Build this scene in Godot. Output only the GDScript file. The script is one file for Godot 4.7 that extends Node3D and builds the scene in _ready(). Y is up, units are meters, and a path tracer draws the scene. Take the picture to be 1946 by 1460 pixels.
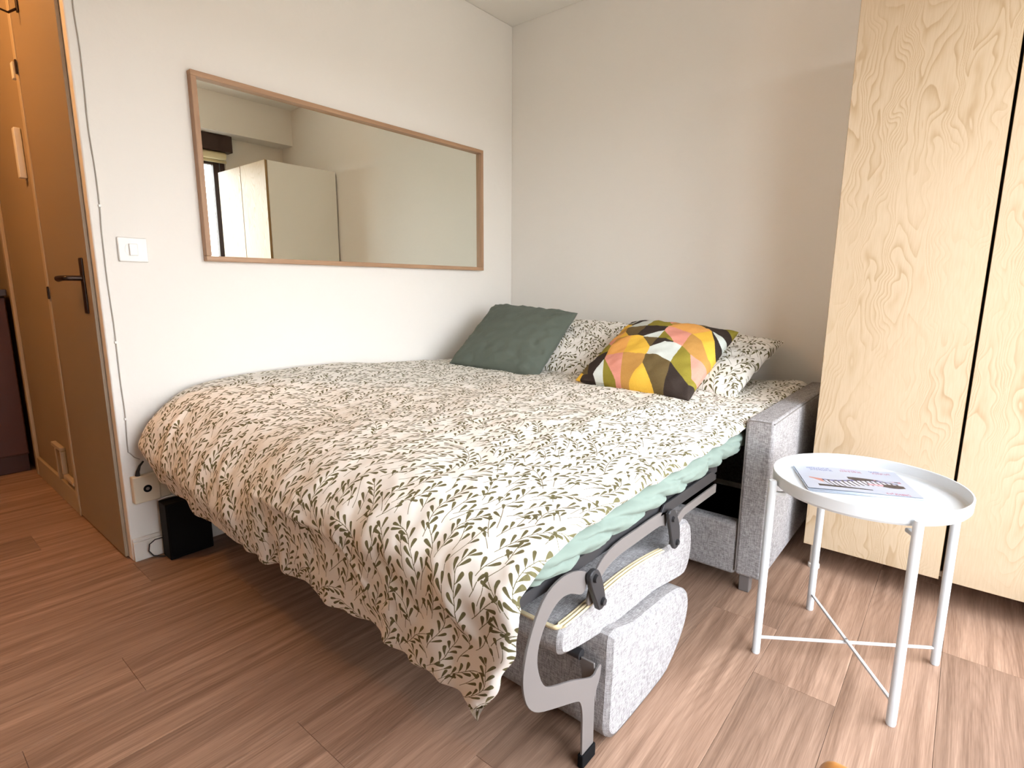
extends Node3D
# A studio room: an opened sofa bed under a leaf-print duvet, wall mirror, plywood wardrobe and tray table.
# Origin: on the floor under the camera. x to the right, z towards the viewer, back wall at z = -2.693.

const XL := -2.243      # left wall face
const ZB := -2.693      # back wall face
const XR := 0.47        # window wall face
const ZE := -0.545      # end of the left wall, face of the hall wall
const HC := 2.48        # ceiling
const ZF := 2.7         # wall behind the viewer

const GEO := [["O",[7,2,20,-1,17,4,9,4]],
	["K",[2,19,4,10,8,4,16,3,11,10,7,14]],
	["W",[7,14,17,4,16,12]],
	["O",[16,12,18,4,26,10]],
	["P",[18,3,21,0,34,1,31,10,26,10]],
	["T",[31,10,34,1,53,1,48,5]],
	["Y",[4,34,2,21,7,15,16,23,16,30]],
	["B",[7,15,15,12,16,22]],
	["K",[15,12,26,10,16,23]],
	["W",[16,29,16,23,26,10,31,10,32,26]],
	["O",[32,26,31,10,37,8,50,20,50,27]],
	["P",[37,8,48,4,51,11,50,20]],
	["A",[48,4,53,2,66,12,51,11]],
	["T",[50,20,51,11,66,12,57,16]],
	["B",[53,1,65,0,77,2,75,15,66,12]],
	["K",[75,15,77,2,84,6,96,16,95,24,83,21]],
	["O",[76,1,95,-1,99,7,96,16,84,6]],
	["W",[83,21,95,24,93,32]],
	["K",[83,21,93,32,94,44]],
	["T",[7,50,4,34,16,29,17,35,9,51]],
	["P",[5,54,4,34,7,50]],
	["Y",[18,47,16,35,26,46]],
	["A",[9,51,17,35,18,47]],
	["B",[17,35,16,29,32,27,34,45,27,46]],
	["K",[32,27,50,27,51,34,39,45,33,45]],
	["W",[39,46,51,34,51,45]],
	["O",[51,45,51,34,65,48]],
	["P",[51,34,51,25,72,32,73,51,65,48]],
	["A",[50,26,57,16,67,12,83,21,72,32,51,25]],
	["Y",[72,32,82,21,89,32,94,44,92,52,81,37]],
	["T",[73,51,72,32,81,37,92,52,92,60,82,58]],
	["B",[39,46,51,45,52,59]],
	["K",[51,45,65,48,52,59]],
	["W",[53,67,52,59,59,50,72,51,73,71,62,67]],
	["O",[73,71,73,51,82,58,89,74,92,86,83,79]],
	["P",[82,58,92,60,91,77]],
	["O",[5,70,4,54,9,51,17,60,18,67]],
	["P",[9,51,16,48,17,59]],
	["T",[17,59,16,48,27,46,21,51]],
	["A",[20,72,18,59,22,51,29,46,34,69]],
	["Y",[29,46,39,46,51,60,52,68,34,69]],
	["P",[21,76,20,72,34,69,44,95,38,92]],
	["T",[34,69,52,68,54,77,50,93,44,95]],
	["Y",[54,77,71,96,68,97,50,93]],
	["B",[2,87,4,71,14,92,9,92]],
	["K",[4,71,18,67,21,77,19,92,14,92]],
	["W",[19,92,21,77,29,95]],
	["O",[21,77,38,93,29,95]],
	["Y",[3,99,3,87,10,92,6,99]],
	["B",[54,77,52,68,62,67,73,71,78,97,71,95]],
	["K",[73,71,83,79,93,86,96,97,78,98]],
	["K",[9,92,19,92,21,98,8,98]]]

var M := {}
var names := {}
var rng := RandomNumberGenerator.new()

# ------------------------------------------------------------------ mesh helpers
class MB:
	var v := PackedVector3Array()
	var n := PackedVector3Array()
	var t := PackedVector2Array()
	var i := PackedInt32Array()
	func vert(p: Vector3, nn: Vector3, uv := Vector2.ZERO) -> int:
		v.append(p); n.append(nn); t.append(uv)
		return v.size() - 1
	func tri(a: int, b: int, c: int) -> void:
		var g := (v[b] - v[a]).cross(v[c] - v[a])
		if g.dot(n[a] + n[b] + n[c]) > 0.0:
			i.append(a); i.append(c); i.append(b)
		else:
			i.append(a); i.append(b); i.append(c)
	func quad(a: int, b: int, c: int, d: int) -> void:
		tri(a, b, c); tri(a, c, d)
	func flat(pts: Array, nn: Vector3, uvs := []) -> void:
		var k := []
		for q in pts.size():
			k.append(vert(pts[q], nn, uvs[q] if uvs.size() else Vector2.ZERO))
		for q in range(1, k.size() - 1):
			tri(k[0], k[q], k[q + 1])
	func mesh() -> ArrayMesh:
		var a := []
		a.resize(Mesh.ARRAY_MAX)
		a[Mesh.ARRAY_VERTEX] = v; a[Mesh.ARRAY_NORMAL] = n; a[Mesh.ARRAY_TEX_UV] = t; a[Mesh.ARRAY_INDEX] = i
		var m := ArrayMesh.new()
		m.add_surface_from_arrays(Mesh.PRIMITIVE_TRIANGLES, a)
		return m

# a box with rounded edges, centred on c; uv in metres
func rbox(mb: MB, c: Vector3, s: Vector3, r := 0.003, seg := 1, b := Basis.IDENTITY, uvo := Vector2.ZERO) -> void:
	var h := s / 2.0
	r = clampf(r, 0.0001, minf(h.x, minf(h.y, h.z)) * 0.98)
	var inner := h - Vector3(r, r, r)
	for ax in 3:
		var a1 := (ax + 1) % 3
		var a2 := (ax + 2) % 3
		var c1 := steps(h[a1], r, seg)
		var c2 := steps(h[a2], r, seg)
		for sg in [-1.0, 1.0]:
			var base := mb.v.size()
			for p in c1:
				for q in c2:
					var w := Vector3.ZERO
					w[ax] = sg * h[ax]; w[a1] = p; w[a2] = q
					var k := w.clamp(-inner, inner)
					var d := (w - k).normalized()
					var uv := Vector2(w.x, w.y) if ax == 2 else (Vector2(w.x, w.z) if ax == 1 else Vector2(w.z, w.y))
					mb.vert(c + b * (k + d * r), b * d, uv + uvo)
			for p in c1.size() - 1:
				for q in c2.size() - 1:
					var o := base + p * c2.size() + q
					mb.quad(o, o + c2.size(), o + c2.size() + 1, o + 1)

func steps(h: float, r: float, seg: int) -> Array:
	var o := []
	for k in seg + 1: o.append(-h + r * (1.0 - tan((1.0 - float(k) / seg) * PI / 4.0)))
	for k in seg + 1: o.append(h - r * (1.0 - tan(float(k) / seg * PI / 4.0)))
	return o

func tube(mb: MB, path: Array, r, sides := 10, caps := true, flatten := 1.0) -> void:
	var n := path.size()
	var prev := Vector3.ZERO
	var base := mb.v.size()
	for k in n:
		var d: Vector3 = (path[mini(k + 1, n - 1)] - path[maxi(k - 1, 0)]).normalized()
		var u := prev
		if k == 0:
			u = Vector3.UP if absf(d.y) < 0.9 else Vector3.RIGHT
		u = (u - d * u.dot(d)).normalized()
		prev = u
		var w := d.cross(u)
		var rr: float = r[k] if r is Array else r
		for q in sides + 1:
			var an := TAU * q / sides
			var nn := u * cos(an) * flatten + w * sin(an)
			mb.vert(path[k] + nn * rr, (u * cos(an) / flatten + w * sin(an)).normalized(), Vector2(float(q) / sides * TAU * rr, k * 0.02))
	for k in n - 1:
		for q in sides:
			var o := base + k * (sides + 1) + q
			mb.quad(o, o + 1, o + sides + 2, o + sides + 1)
	if caps:
		for e in [0, n - 1]:
			var d: Vector3 = (path[0] - path[1]).normalized() if e == 0 else (path[n - 1] - path[n - 2]).normalized()
			var c := mb.vert(path[e], d)
			var f := mb.v.size()
			for q in sides + 1: mb.vert(mb.v[base + e * (sides + 1) + q], d)
			for q in sides: mb.tri(c, f + q, f + q + 1)

func lathe(mb: MB, c: Vector3, prof: Array, sides := 48) -> void:
	for k in prof.size() - 1:
		var p: Vector2 = prof[k]
		var q: Vector2 = prof[k + 1]
		var d := (q - p).normalized()
		var base := mb.v.size()
		for s in sides + 1:
			var an := TAU * s / sides
			var nn := Vector3(cos(an) * d.y, -d.x, sin(an) * d.y)
			mb.vert(c + Vector3(cos(an) * p.x, p.y, sin(an) * p.x), nn, Vector2(p.x * cos(an), p.x * sin(an)))
			mb.vert(c + Vector3(cos(an) * q.x, q.y, sin(an) * q.x), nn, Vector2(q.x * cos(an), q.x * sin(an)))
		for s in sides:
			var o := base + s * 2
			mb.quad(o, o + 2, o + 3, o + 1)

# polygon of (z, y) points extruded along x between x0 and x1, with chamfered rims
func prism_x(mb: MB, poly: PackedVector2Array, x0: float, x1: float, ch := 0.0, smooth := false) -> void:
	if Geometry2D.is_polygon_clockwise(poly): poly.reverse()
	var n := poly.size()
	var nrm := []
	for k in n:
		var e := poly[(k + 1) % n] - poly[k]
		nrm.append(Vector2(e.y, -e.x).normalized())
	var rings := [[x0, ch], [x0 + ch, 0.0], [x1 - ch, 0.0], [x1, ch]] if ch > 0.0 else [[x0, 0.0], [x1, 0.0]]
	if ch > 0.01:
		rings = [[x0, ch], [x0 + ch * 0.134, ch * 0.5], [x0 + ch * 0.5, ch * 0.134], [x0 + ch, 0.0], [x1 - ch, 0.0], [x1 - ch * 0.5, ch * 0.134], [x1 - ch * 0.134, ch * 0.5], [x1, ch]]
	var inner := []
	var mn := []
	for k in n:
		var m: Vector2 = (nrm[k] + nrm[(k + n - 1) % n])
		m = m.normalized()
		mn.append(m)
	for k in n:
		var k2 := (k + 1) % n
		var n1: Vector2 = mn[k] if smooth and nrm[k].dot(nrm[(k + n - 1) % n]) > 0.72 else nrm[k]
		var n2: Vector2 = mn[k2] if smooth and nrm[k].dot(nrm[k2]) > 0.72 else nrm[k]
		for r in rings.size() - 1:
			var ra: Array = rings[r]
			var rb: Array = rings[r + 1]
			var tl := 0.0
			if ch > 0.0:
				tl = clampf(((ra[0] + rb[0]) / 2.0 - (x0 + x1) / 2.0) / (absf(x1 - x0) / 2.0), -1, 1)
				tl = signf(tl) * (0.7 if ra[1] + rb[1] > 0.0 else 0.0)
			var pa: Vector2 = poly[k] - mn[k] * ra[1]
			var pb: Vector2 = poly[k2] - mn[k2] * ra[1]
			var pc: Vector2 = poly[k2] - mn[k2] * rb[1]
			var pd: Vector2 = poly[k] - mn[k] * rb[1]
			var na := Vector3(tl, n1.y, n1.x).normalized()
			var nb := Vector3(tl, n2.y, n2.x).normalized()
			mb.quad(mb.vert(Vector3(ra[0], pa.y, pa.x), na, Vector2(ra[0], pa.x + pa.y)), mb.vert(Vector3(ra[0], pb.y, pb.x), nb, Vector2(ra[0], pb.x + pb.y)), mb.vert(Vector3(rb[0], pc.y, pc.x), nb, Vector2(rb[0], pc.x + pc.y)), mb.vert(Vector3(rb[0], pd.y, pd.x), na, Vector2(rb[0], pd.x + pd.y)))
	var cap := PackedVector2Array()
	for k in n: cap.append(poly[k] - mn[k] * ch)
	var idx := Geometry2D.triangulate_polygon(cap)
	if idx.is_empty(): print("cap failed ", poly[0])
	for e in [[x0, -1.0], [x1, 1.0]]:
		var base := mb.v.size()
		for p in cap: mb.vert(Vector3(e[0], p.y, p.x), Vector3(e[1], 0, 0), p)
		for k in idx.size() / 3: mb.tri(base + idx[k * 3], base + idx[k * 3 + 1], base + idx[k * 3 + 2])

# smooth closed outline through points
func smooth_loop(p: PackedVector2Array, sub := 4) -> PackedVector2Array:
	var o := PackedVector2Array()
	var n := p.size()
	for k in n:
		for s in sub:
			o.append(p[k].cubic_interpolate(p[(k + 1) % n], p[(k + n - 1) % n], p[(k + 2) % n], float(s) / sub))
	return o

# a grid of points to a smooth surface; f(i, j) gives [position, uv]
func grid_normals(P: Array, ni: int, nj: int) -> PackedVector3Array:
	var o := PackedVector3Array()
	o.resize(ni * nj)
	for a in ni:
		for b in nj:
			var du: Vector3 = P[mini(a + 1, ni - 1) * nj + b] - P[maxi(a - 1, 0) * nj + b]
			var dv: Vector3 = P[a * nj + mini(b + 1, nj - 1)] - P[a * nj + maxi(b - 1, 0)]
			o[a * nj + b] = du.cross(dv).normalized()
	return o

# ------------------------------------------------------------------ objects
func numbered(called: String) -> String:
	var k: int = names.get(called, 0)
	names[called] = k + 1
	return called if k == 0 else "%s_%03d" % [called, k]

func thing(called: String, label: String, category: String, at := Vector3.ZERO, group := "") -> Node3D:
	var o := Node3D.new()
	o.name = numbered(called)
	add_child(o)
	o.position = at
	o.set_meta("label", label); o.set_meta("category", category)
	if group: o.set_meta("group", group)
	return o

func part(called: String, mb: MB, m: Material, parent: Node3D, label := "") -> MeshInstance3D:
	var o := MeshInstance3D.new()
	o.mesh = mb.mesh()
	o.material_override = m
	o.name = called
	parent.add_child(o, true)
	if label: o.set_meta("label", label)
	return o

func solo(called: String, mb: MB, m: Material, label: String, category: String, at := Vector3.ZERO, group := "") -> MeshInstance3D:
	var o := MeshInstance3D.new()
	o.mesh = mb.mesh()
	o.material_override = m
	o.name = numbered(called)
	add_child(o)
	o.position = at
	o.set_meta("label", label); o.set_meta("category", category)
	if group: o.set_meta("group", group)
	return o

func struct(called: String, mb: MB, m: Material, label: String, category: String) -> MeshInstance3D:
	var o := solo(called, mb, m, label, category)
	o.set_meta("kind", "structure")
	return o

func slab(a: Vector3, b: Vector3, r := 0.002, seg := 1) -> MB:
	var mb := MB.new()
	rbox(mb, (a + b) / 2.0, (b - a).abs(), r, seg)
	return mb

# ------------------------------------------------------------------ materials
func mat(key: String, c: Color, rough := 0.7, metal := 0.0, spec := 0.5) -> StandardMaterial3D:
	var m := StandardMaterial3D.new()
	m.resource_name = key
	m.albedo_color = c
	m.roughness = rough
	m.metallic = metal
	m.metallic_specular = spec
	M[key] = m
	return m

func rgb8(r: int, g: int, b: int) -> Color:
	return Color8(r, g, b)

func tex(w: int, h: int, data: PackedByteArray) -> ImageTexture:
	return ImageTexture.create_from_image(Image.create_from_data(w, h, false, Image.FORMAT_RGB8, data))

func noise(s: int, f: float, oct := 3, kind := FastNoiseLite.TYPE_SIMPLEX_SMOOTH) -> FastNoiseLite:
	var n := FastNoiseLite.new()
	n.seed = s; n.frequency = f; n.noise_type = kind
	n.fractal_type = FastNoiseLite.FRACTAL_FBM if oct > 1 else FastNoiseLite.FRACTAL_NONE
	n.fractal_octaves = oct
	return n

func normal_noise(s: int, f: float, size := 512, strength := 4.0, oct := 3) -> NoiseTexture2D:
	var t := NoiseTexture2D.new()
	t.width = size; t.height = size
	t.seamless = true
	t.as_normal_map = true
	t.bump_strength = strength
	t.noise = noise(s, f, oct)
	return t

# leaf print for the bed linen: sprigs of rounded leaves on curling stems, 0.5 m repeat
func leaf_print(px: int) -> ImageTexture:
	var size := 0.5
	var k := px / size
	var cov := PackedFloat32Array()
	cov.resize(px * px)
	var cell := 50
	var grid := {}
	var r := RandomNumberGenerator.new()
	r.seed = 11
	var leaves := []
	var stems := []
	var free := func(p: Vector2, d: float, own: int) -> bool:
		var ci := int(floor(p.x / size * cell))
		var cj := int(floor(p.y / size * cell))
		for a in range(-2, 3):
			for b in range(-2, 3):
				var key := posmod(ci + a, cell) * cell + posmod(cj + b, cell)
				if grid.has(key):
					for q in grid[key]:
						if q[1] == own: continue
						var e: Vector2 = q[0] - p
						e.x -= round(e.x / size) * size
						e.y -= round(e.y / size) * size
						if e.length() < d: return false
		return true
	var put := func(p: Vector2, own: int) -> void:
		var key := posmod(int(floor(p.x / size * cell)), cell) * cell + posmod(int(floor(p.y / size * cell)), cell)
		if not grid.has(key): grid[key] = []
		grid[key].append([p, own])
	for s in 2600:
		var p := Vector2(r.randf() * size, r.randf() * size)
		if not free.call(p, 0.0105, -1): continue
		var ang := -PI / 2 + r.randf_range(-0.75, 0.75)
		var bend := r.randf_range(4.0, 13.0) * (1.0 if r.randf() < 0.5 else -1.0)
		var length := r.randf_range(0.07, 0.19)
		var run := 0.0
		var side := 1.0
		var next := 0.008
		var path := [p]
		while run < length:
			ang += bend * 0.002 * (0.4 + run / length * 1.2)
			p += Vector2(cos(ang), sin(ang)) * 0.002
			run += 0.002
			if not free.call(p, 0.0062, s): break
			path.append(p)
			if run > next:
				next += r.randf_range(0.0078, 0.0105)
				side = -side
				var la := ang + side * r.randf_range(0.55, 0.85)
				var b0 := p + Vector2(cos(la), sin(la)) * 0.0045
				var ln := r.randf_range(0.0145, 0.0195)
				var b1 := b0 + Vector2(cos(la + side * -0.12), sin(la + side * -0.12)) * ln
				var mid := (b0 + b1) / 2.0
				if free.call(mid, 0.0066, s) and free.call(b1, 0.0062, s):
					leaves.append([b0, b1, r.randf_range(0.0027, 0.0035)])
					stems.append([p, b0])
					put.call(mid, s); put.call(b1, s)
			put.call(p, s)
		if path.size() > 4:
			var la := ang
			leaves.append([p, p + Vector2(cos(la), sin(la)) * 0.013, 0.003])
			put.call(p + Vector2(cos(la), sin(la)) * 0.009, s)
			for q in path.size() - 1: stems.append([path[q], path[q + 1]])
	var draw := func(a: Vector2, b: Vector2, r0: float, r1: float) -> void:
		a *= k; b *= k; r0 *= k; r1 *= k
		var rm := maxf(r0, r1) + 1.5
		var ab := b - a
		var l2 := maxf(ab.length_squared(), 1e-6)
		for y in range(int(floor(minf(a.y, b.y) - rm)), int(ceil(maxf(a.y, b.y) + rm)) + 1):
			for x in range(int(floor(minf(a.x, b.x) - rm)), int(ceil(maxf(a.x, b.x) + rm)) + 1):
				var q := Vector2(x + 0.5, y + 0.5) - a
				var h := clampf(q.dot(ab) / l2, 0.0, 1.0)
				var rad := lerpf(r0, r1, sin(h * PI * 0.5) if r1 > r0 else h)
				var c := clampf(rad - (q - ab * h).length() + 0.5, 0.0, 1.0)
				if c > 0.0:
					var o := posmod(y, px) * px + posmod(x, px)
					if c > cov[o]: cov[o] = c
	for e in stems: draw.call(e[0], e[1], 0.00055, 0.00055)
	for e in leaves: draw.call(e[0], e[0].lerp(e[1], 0.86), 0.0008, e[2])
	var data := PackedByteArray()
	data.resize(px * px * 3)
	var fn := noise(5, 0.05, 2)
	for y in px:
		for x in px:
			var c := cov[y * px + x]
			var g := fn.get_noise_2d(x, y) * 5.0
			var o := (y * px + x) * 3
			data[o] = int(clampf(lerpf(240, 106 + g * 2, c), 0, 255))
			data[o + 1] = int(clampf(lerpf(236, 100 + g * 2, c), 0, 255))
			data[o + 2] = int(clampf(lerpf(228, 70 + g, c), 0, 255))
	return tex(px, px, data)

# printed oak: u across the boards, v along the grain
func oak_print(w: int, h: int, lo: Color, hi: Color, s: int, rings := 7.0) -> ImageTexture:
	var a := noise(s, 0.9, 2)
	var b := noise(s + 1, 9.0, 3)
	var f := noise(s + 2, 60.0, 2)
	var wv := noise(s + 3, 0.7, 1)
	var data := PackedByteArray()
	data.resize(w * h * 3)
	var tone := func(u: float, v: float) -> float:
		var q := a.get_noise_2d(u * 6.0 + wv.get_noise_2d(u * 3.0, v * 2.0) * 0.15, v * 0.55) * rings
		var rg := absf(q - floor(q) - 0.5) * 2.0
		var streak := b.get_noise_2d(u * 3.0, v * 0.12)
		var fine := f.get_noise_2d(u * 5.0, v * 0.07) * 0.6 + f.get_noise_2d(u * 9.0 + 50.0, v * 0.25) * 0.4
		return clampf(0.58 + streak * 0.32 + fine * 0.28 - rg * rg * 0.12, 0.0, 1.0)
	for y in h:
		var v := float(y) / h * 1.3
		for x in w:
			var u := float(x) / w * 0.6
			var k: float = tone.call(u, v)
			if v > 1.1: k = lerpf(k, tone.call(u, v - 1.3), (v - 1.1) / 0.2)
			var o := (y * w + x) * 3
			data[o] = int(lerpf(lo.r8, hi.r8, k)); data[o + 1] = int(lerpf(lo.g8, hi.g8, k)); data[o + 2] = int(lerpf(lo.b8, hi.b8, k))
	return tex(w, h, data)

# rotary-cut birch: wandering contour lines
func ply_print(w: int, h: int) -> ImageTexture:
	var a := noise(31, 1.0, 2)
	var b := noise(32, 1.0, 2)
	var f := noise(33, 40.0, 2)
	var c := noise(34, 1.0, 1)
	var data := PackedByteArray()
	data.resize(w * h * 3)
	var base := Color8(198, 178, 151)
	var dark := Color8(168, 142, 108)
	for y in h:
		var v := float(y) / h * 1.82
		for x in w:
			var u := float(x) / w * 0.8
			var du := b.get_noise_2d(u * 9.0, v * 6.0) * 0.035
			var q := a.get_noise_2d(u * 5.2 + du * 4.0, v * 0.62) * 11.5 + b.get_noise_2d(u * 4.0 + 9.0, v * 2.2) * 1.3 + du * 6.0
			var fr: float = q - floor(q)
			var line := pow(fr, 3.0) * (1.0 - smoothstep(0.93, 1.0, fr))
			var amp := clampf(0.62 + c.get_noise_2d(u * 3.0 + 40.0, v * 1.6) * 0.8, 0.1, 1.0)
			var fine := f.get_noise_2d(u * 4.0, v * 0.35)
			var k := clampf(line * 0.85 * amp + 0.10 + fine * 0.14 + c.get_noise_2d(u * 2.0, v) * 0.10, 0.0, 1.0)
			var o := (y * w + x) * 3
			data[o] = int(lerpf(base.r8, dark.r8, k)); data[o + 1] = int(lerpf(base.g8, dark.g8, k)); data[o + 2] = int(lerpf(base.b8, dark.b8, k))
	return tex(w, h, data)

# heathered woven cloth
func weave_print(px: int, lo: Color, hi: Color, s: int) -> ImageTexture:
	var r := RandomNumberGenerator.new()
	r.seed = s
	var rows := PackedFloat32Array()
	var cols := PackedFloat32Array()
	rows.resize(px * px / 8); cols.resize(px * px / 8)
	for k in rows.size():
		rows[k] = r.randf(); cols[k] = r.randf()
	var data := PackedByteArray()
	data.resize(px * px * 3)
	for y in px:
		for x in px:
			var wa := rows[posmod((y / 2) * 53 + (x + (y / 2) * 7) % px / 14 * 17, rows.size())]
			var we := cols[posmod((x / 2) * 59 + (y + (x / 2) * 5) % px / 14 * 19, cols.size())]
			var k := clampf((wa if ((x / 2 + y / 2) % 2 == 0) else we) * 0.8 + 0.1 + r.randf_range(-0.12, 0.12), 0.0, 1.0)
			k = k * k * (3.0 - 2.0 * k)
			var o := (y * px + x) * 3
			data[o] = int(lerpf(lo.r8, hi.r8, k)); data[o + 1] = int(lerpf(lo.g8, hi.g8, k)); data[o + 2] = int(lerpf(lo.b8, hi.b8, k))
	return tex(px, px, data)

func facet_print(px: int) -> ImageTexture:
	var ink := {"Y": Color8(228, 184, 72), "P": Color8(219, 150, 132), "O": Color8(142, 130, 52), "K": Color8(58, 49, 44), "B": Color8(106, 90, 58), "W": Color8(206, 212, 205), "T": Color8(190, 143, 78), "A": Color8(229, 168, 92)}
	var polys := GEO
	var list := []
	for p in polys:
		var q := PackedVector2Array()
		for k in p[1].size() / 2: q.append((Vector2(p[1][k * 2], p[1][k * 2 + 1]) / 100.0 - Vector2(0.04, 0.04)) / 0.92)
		var box := Rect2(q[0], Vector2.ZERO)
		for e in q: box = box.expand(e)
		list.append([q, ink[p[0]], box.grow(0.25)])
	var r := RandomNumberGenerator.new()
	r.seed = 4
	var data := PackedByteArray()
	data.resize(px * px * 3)
	for y in px:
		for x in px:
			var p := Vector2((x + 0.5) / px, (y + 0.5) / px)
			var c: Color = ink["B"]
			var near := 1e9
			for e in list:
				if e[2].has_point(p) and Geometry2D.is_point_in_polygon(p, e[0]):
					c = e[1]
					near = -1.0
			if near > 0.0:
				for e in list:
					if not e[2].has_point(p): continue
					var q: PackedVector2Array = e[0]
					for k in q.size():
						var d := Geometry2D.get_closest_point_to_segment(p, q[k], q[(k + 1) % q.size()]).distance_to(p)
						if d < near:
							near = d
							c = e[1]
			var g := r.randf_range(-7, 7) * (1.0 if (x + y) % 2 == 0 else 0.4)
			var o := (y * px + x) * 3
			data[o] = int(clampf(c.r8 + g, 0, 255)); data[o + 1] = int(clampf(c.g8 + g, 0, 255)); data[o + 2] = int(clampf(c.b8 + g, 0, 255))
	return tex(px, px, data)

# magazine cover: pale ground, lavender lettering strokes, a reclining figure in black and white stripes
func cover_print(w: int, h: int) -> ImageTexture:
	var im := Image.create(w, h, false, Image.FORMAT_RGB8)
	im.fill(Color8(196, 202, 214))
	var r := RandomNumberGenerator.new()
	r.seed = 3
	var lav := Color8(108, 114, 172)
	var pink := Color8(176, 96, 122)
	var dot := func(x: float, y: float, rad: float, c: Color) -> void:
		im.fill_rect(Rect2i(int(x - rad), int(y - rad), int(rad * 2) + 1, int(rad * 2) + 1), c)
	# lettering strokes along the top and side
	for row in [[0.10, 0.12, 0.34, lav], [0.17, 0.14, 0.36, lav], [0.08, 0.46, 0.62, Color8(190, 160, 195)], [0.14, 0.44, 0.64, pink], [0.07, 0.74, 0.82, lav], [0.13, 0.76, 0.92, pink], [0.90, 0.55, 0.68, Color8(190, 200, 230)], [0.90, 0.78, 0.86, Color8(190, 200, 230)], [0.95, 0.70, 0.90, pink]]:
		var x: float = row[1] * w
		while x < row[2] * w:
			var hh := r.randf_range(0.012, 0.028) * h
			for q in 12:
				dot.call(x + r.randf_range(0, 8), row[0] * h + r.randf_range(-hh, hh) * 1.5, 1.6, row[3])
			x += r.randf_range(8, 13)
	# figure lying across the cover: bare hand, long striped sleeve, dark hair, pale face
	for x in range(int(0.08 * w), int(0.90 * w)):
		var u := float(x) / w
		var top := 0.52 + 0.07 * sin((u - 0.08) * 8.0)
		var thick := 0.05 + 0.20 * smoothstep(0.08, 0.30, u) * (1.0 - smoothstep(0.62, 0.95, u) * 0.6)
		for y in range(int(top * h), int((top + thick) * h)):
			var t := (float(y) / h - top) / thick
			if u < 0.19:
				im.set_pixel(x, y, Color8(206, 138, 122))
			elif t < 0.20:
				im.set_pixel(x, y, Color8(100, 102, 152) if sin(u * 95.0) > -0.3 else Color8(54, 48, 62))
			else:
				var s := sin((u * 1.15 - t * t * 0.05) * 120.0)
				im.set_pixel(x, y, Color8(38, 31, 38) if s > 0.45 else Color8(214, 216, 224))
	for x in range(int(0.46 * w), int(0.94 * w)):
		var u := float(x) / w
		for y in range(int((0.42 + 0.03 * sin(u * 9.0)) * h), int((0.485 + 0.04 * sin(u * 14.0)) * h)):
			im.set_pixel(x, y, pink if u > 0.70 and sin(u * 110.0) > 0.1 else Color8(50, 36, 40))
	for x in range(int(0.60 * w), int(0.93 * w)):
		var u := float(x) / w
		for y in range(int((0.60 + 0.02 * sin(u * 21.0)) * h), int((0.70 + 0.03 * sin(u * 17.0)) * h)):
			var e := Vector2((u - 0.675) / 0.07, (float(y) / h - 0.63) / 0.085)
			im.set_pixel(x, y, Color8(218, 164, 170) if e.length() < 1.0 else Color8(56, 42, 44))
	for x in range(int(0.12 * w), int(0.60 * w)):
		var t := (float(x) / w - 0.12) / 0.48
		for y in range(int((0.80 + t * 0.06) * h), int((0.88 + t * 0.01) * h)):
			im.set_pixel(x, y, Color8(24, 20, 28))
	return ImageTexture.create_from_image(im)

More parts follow.
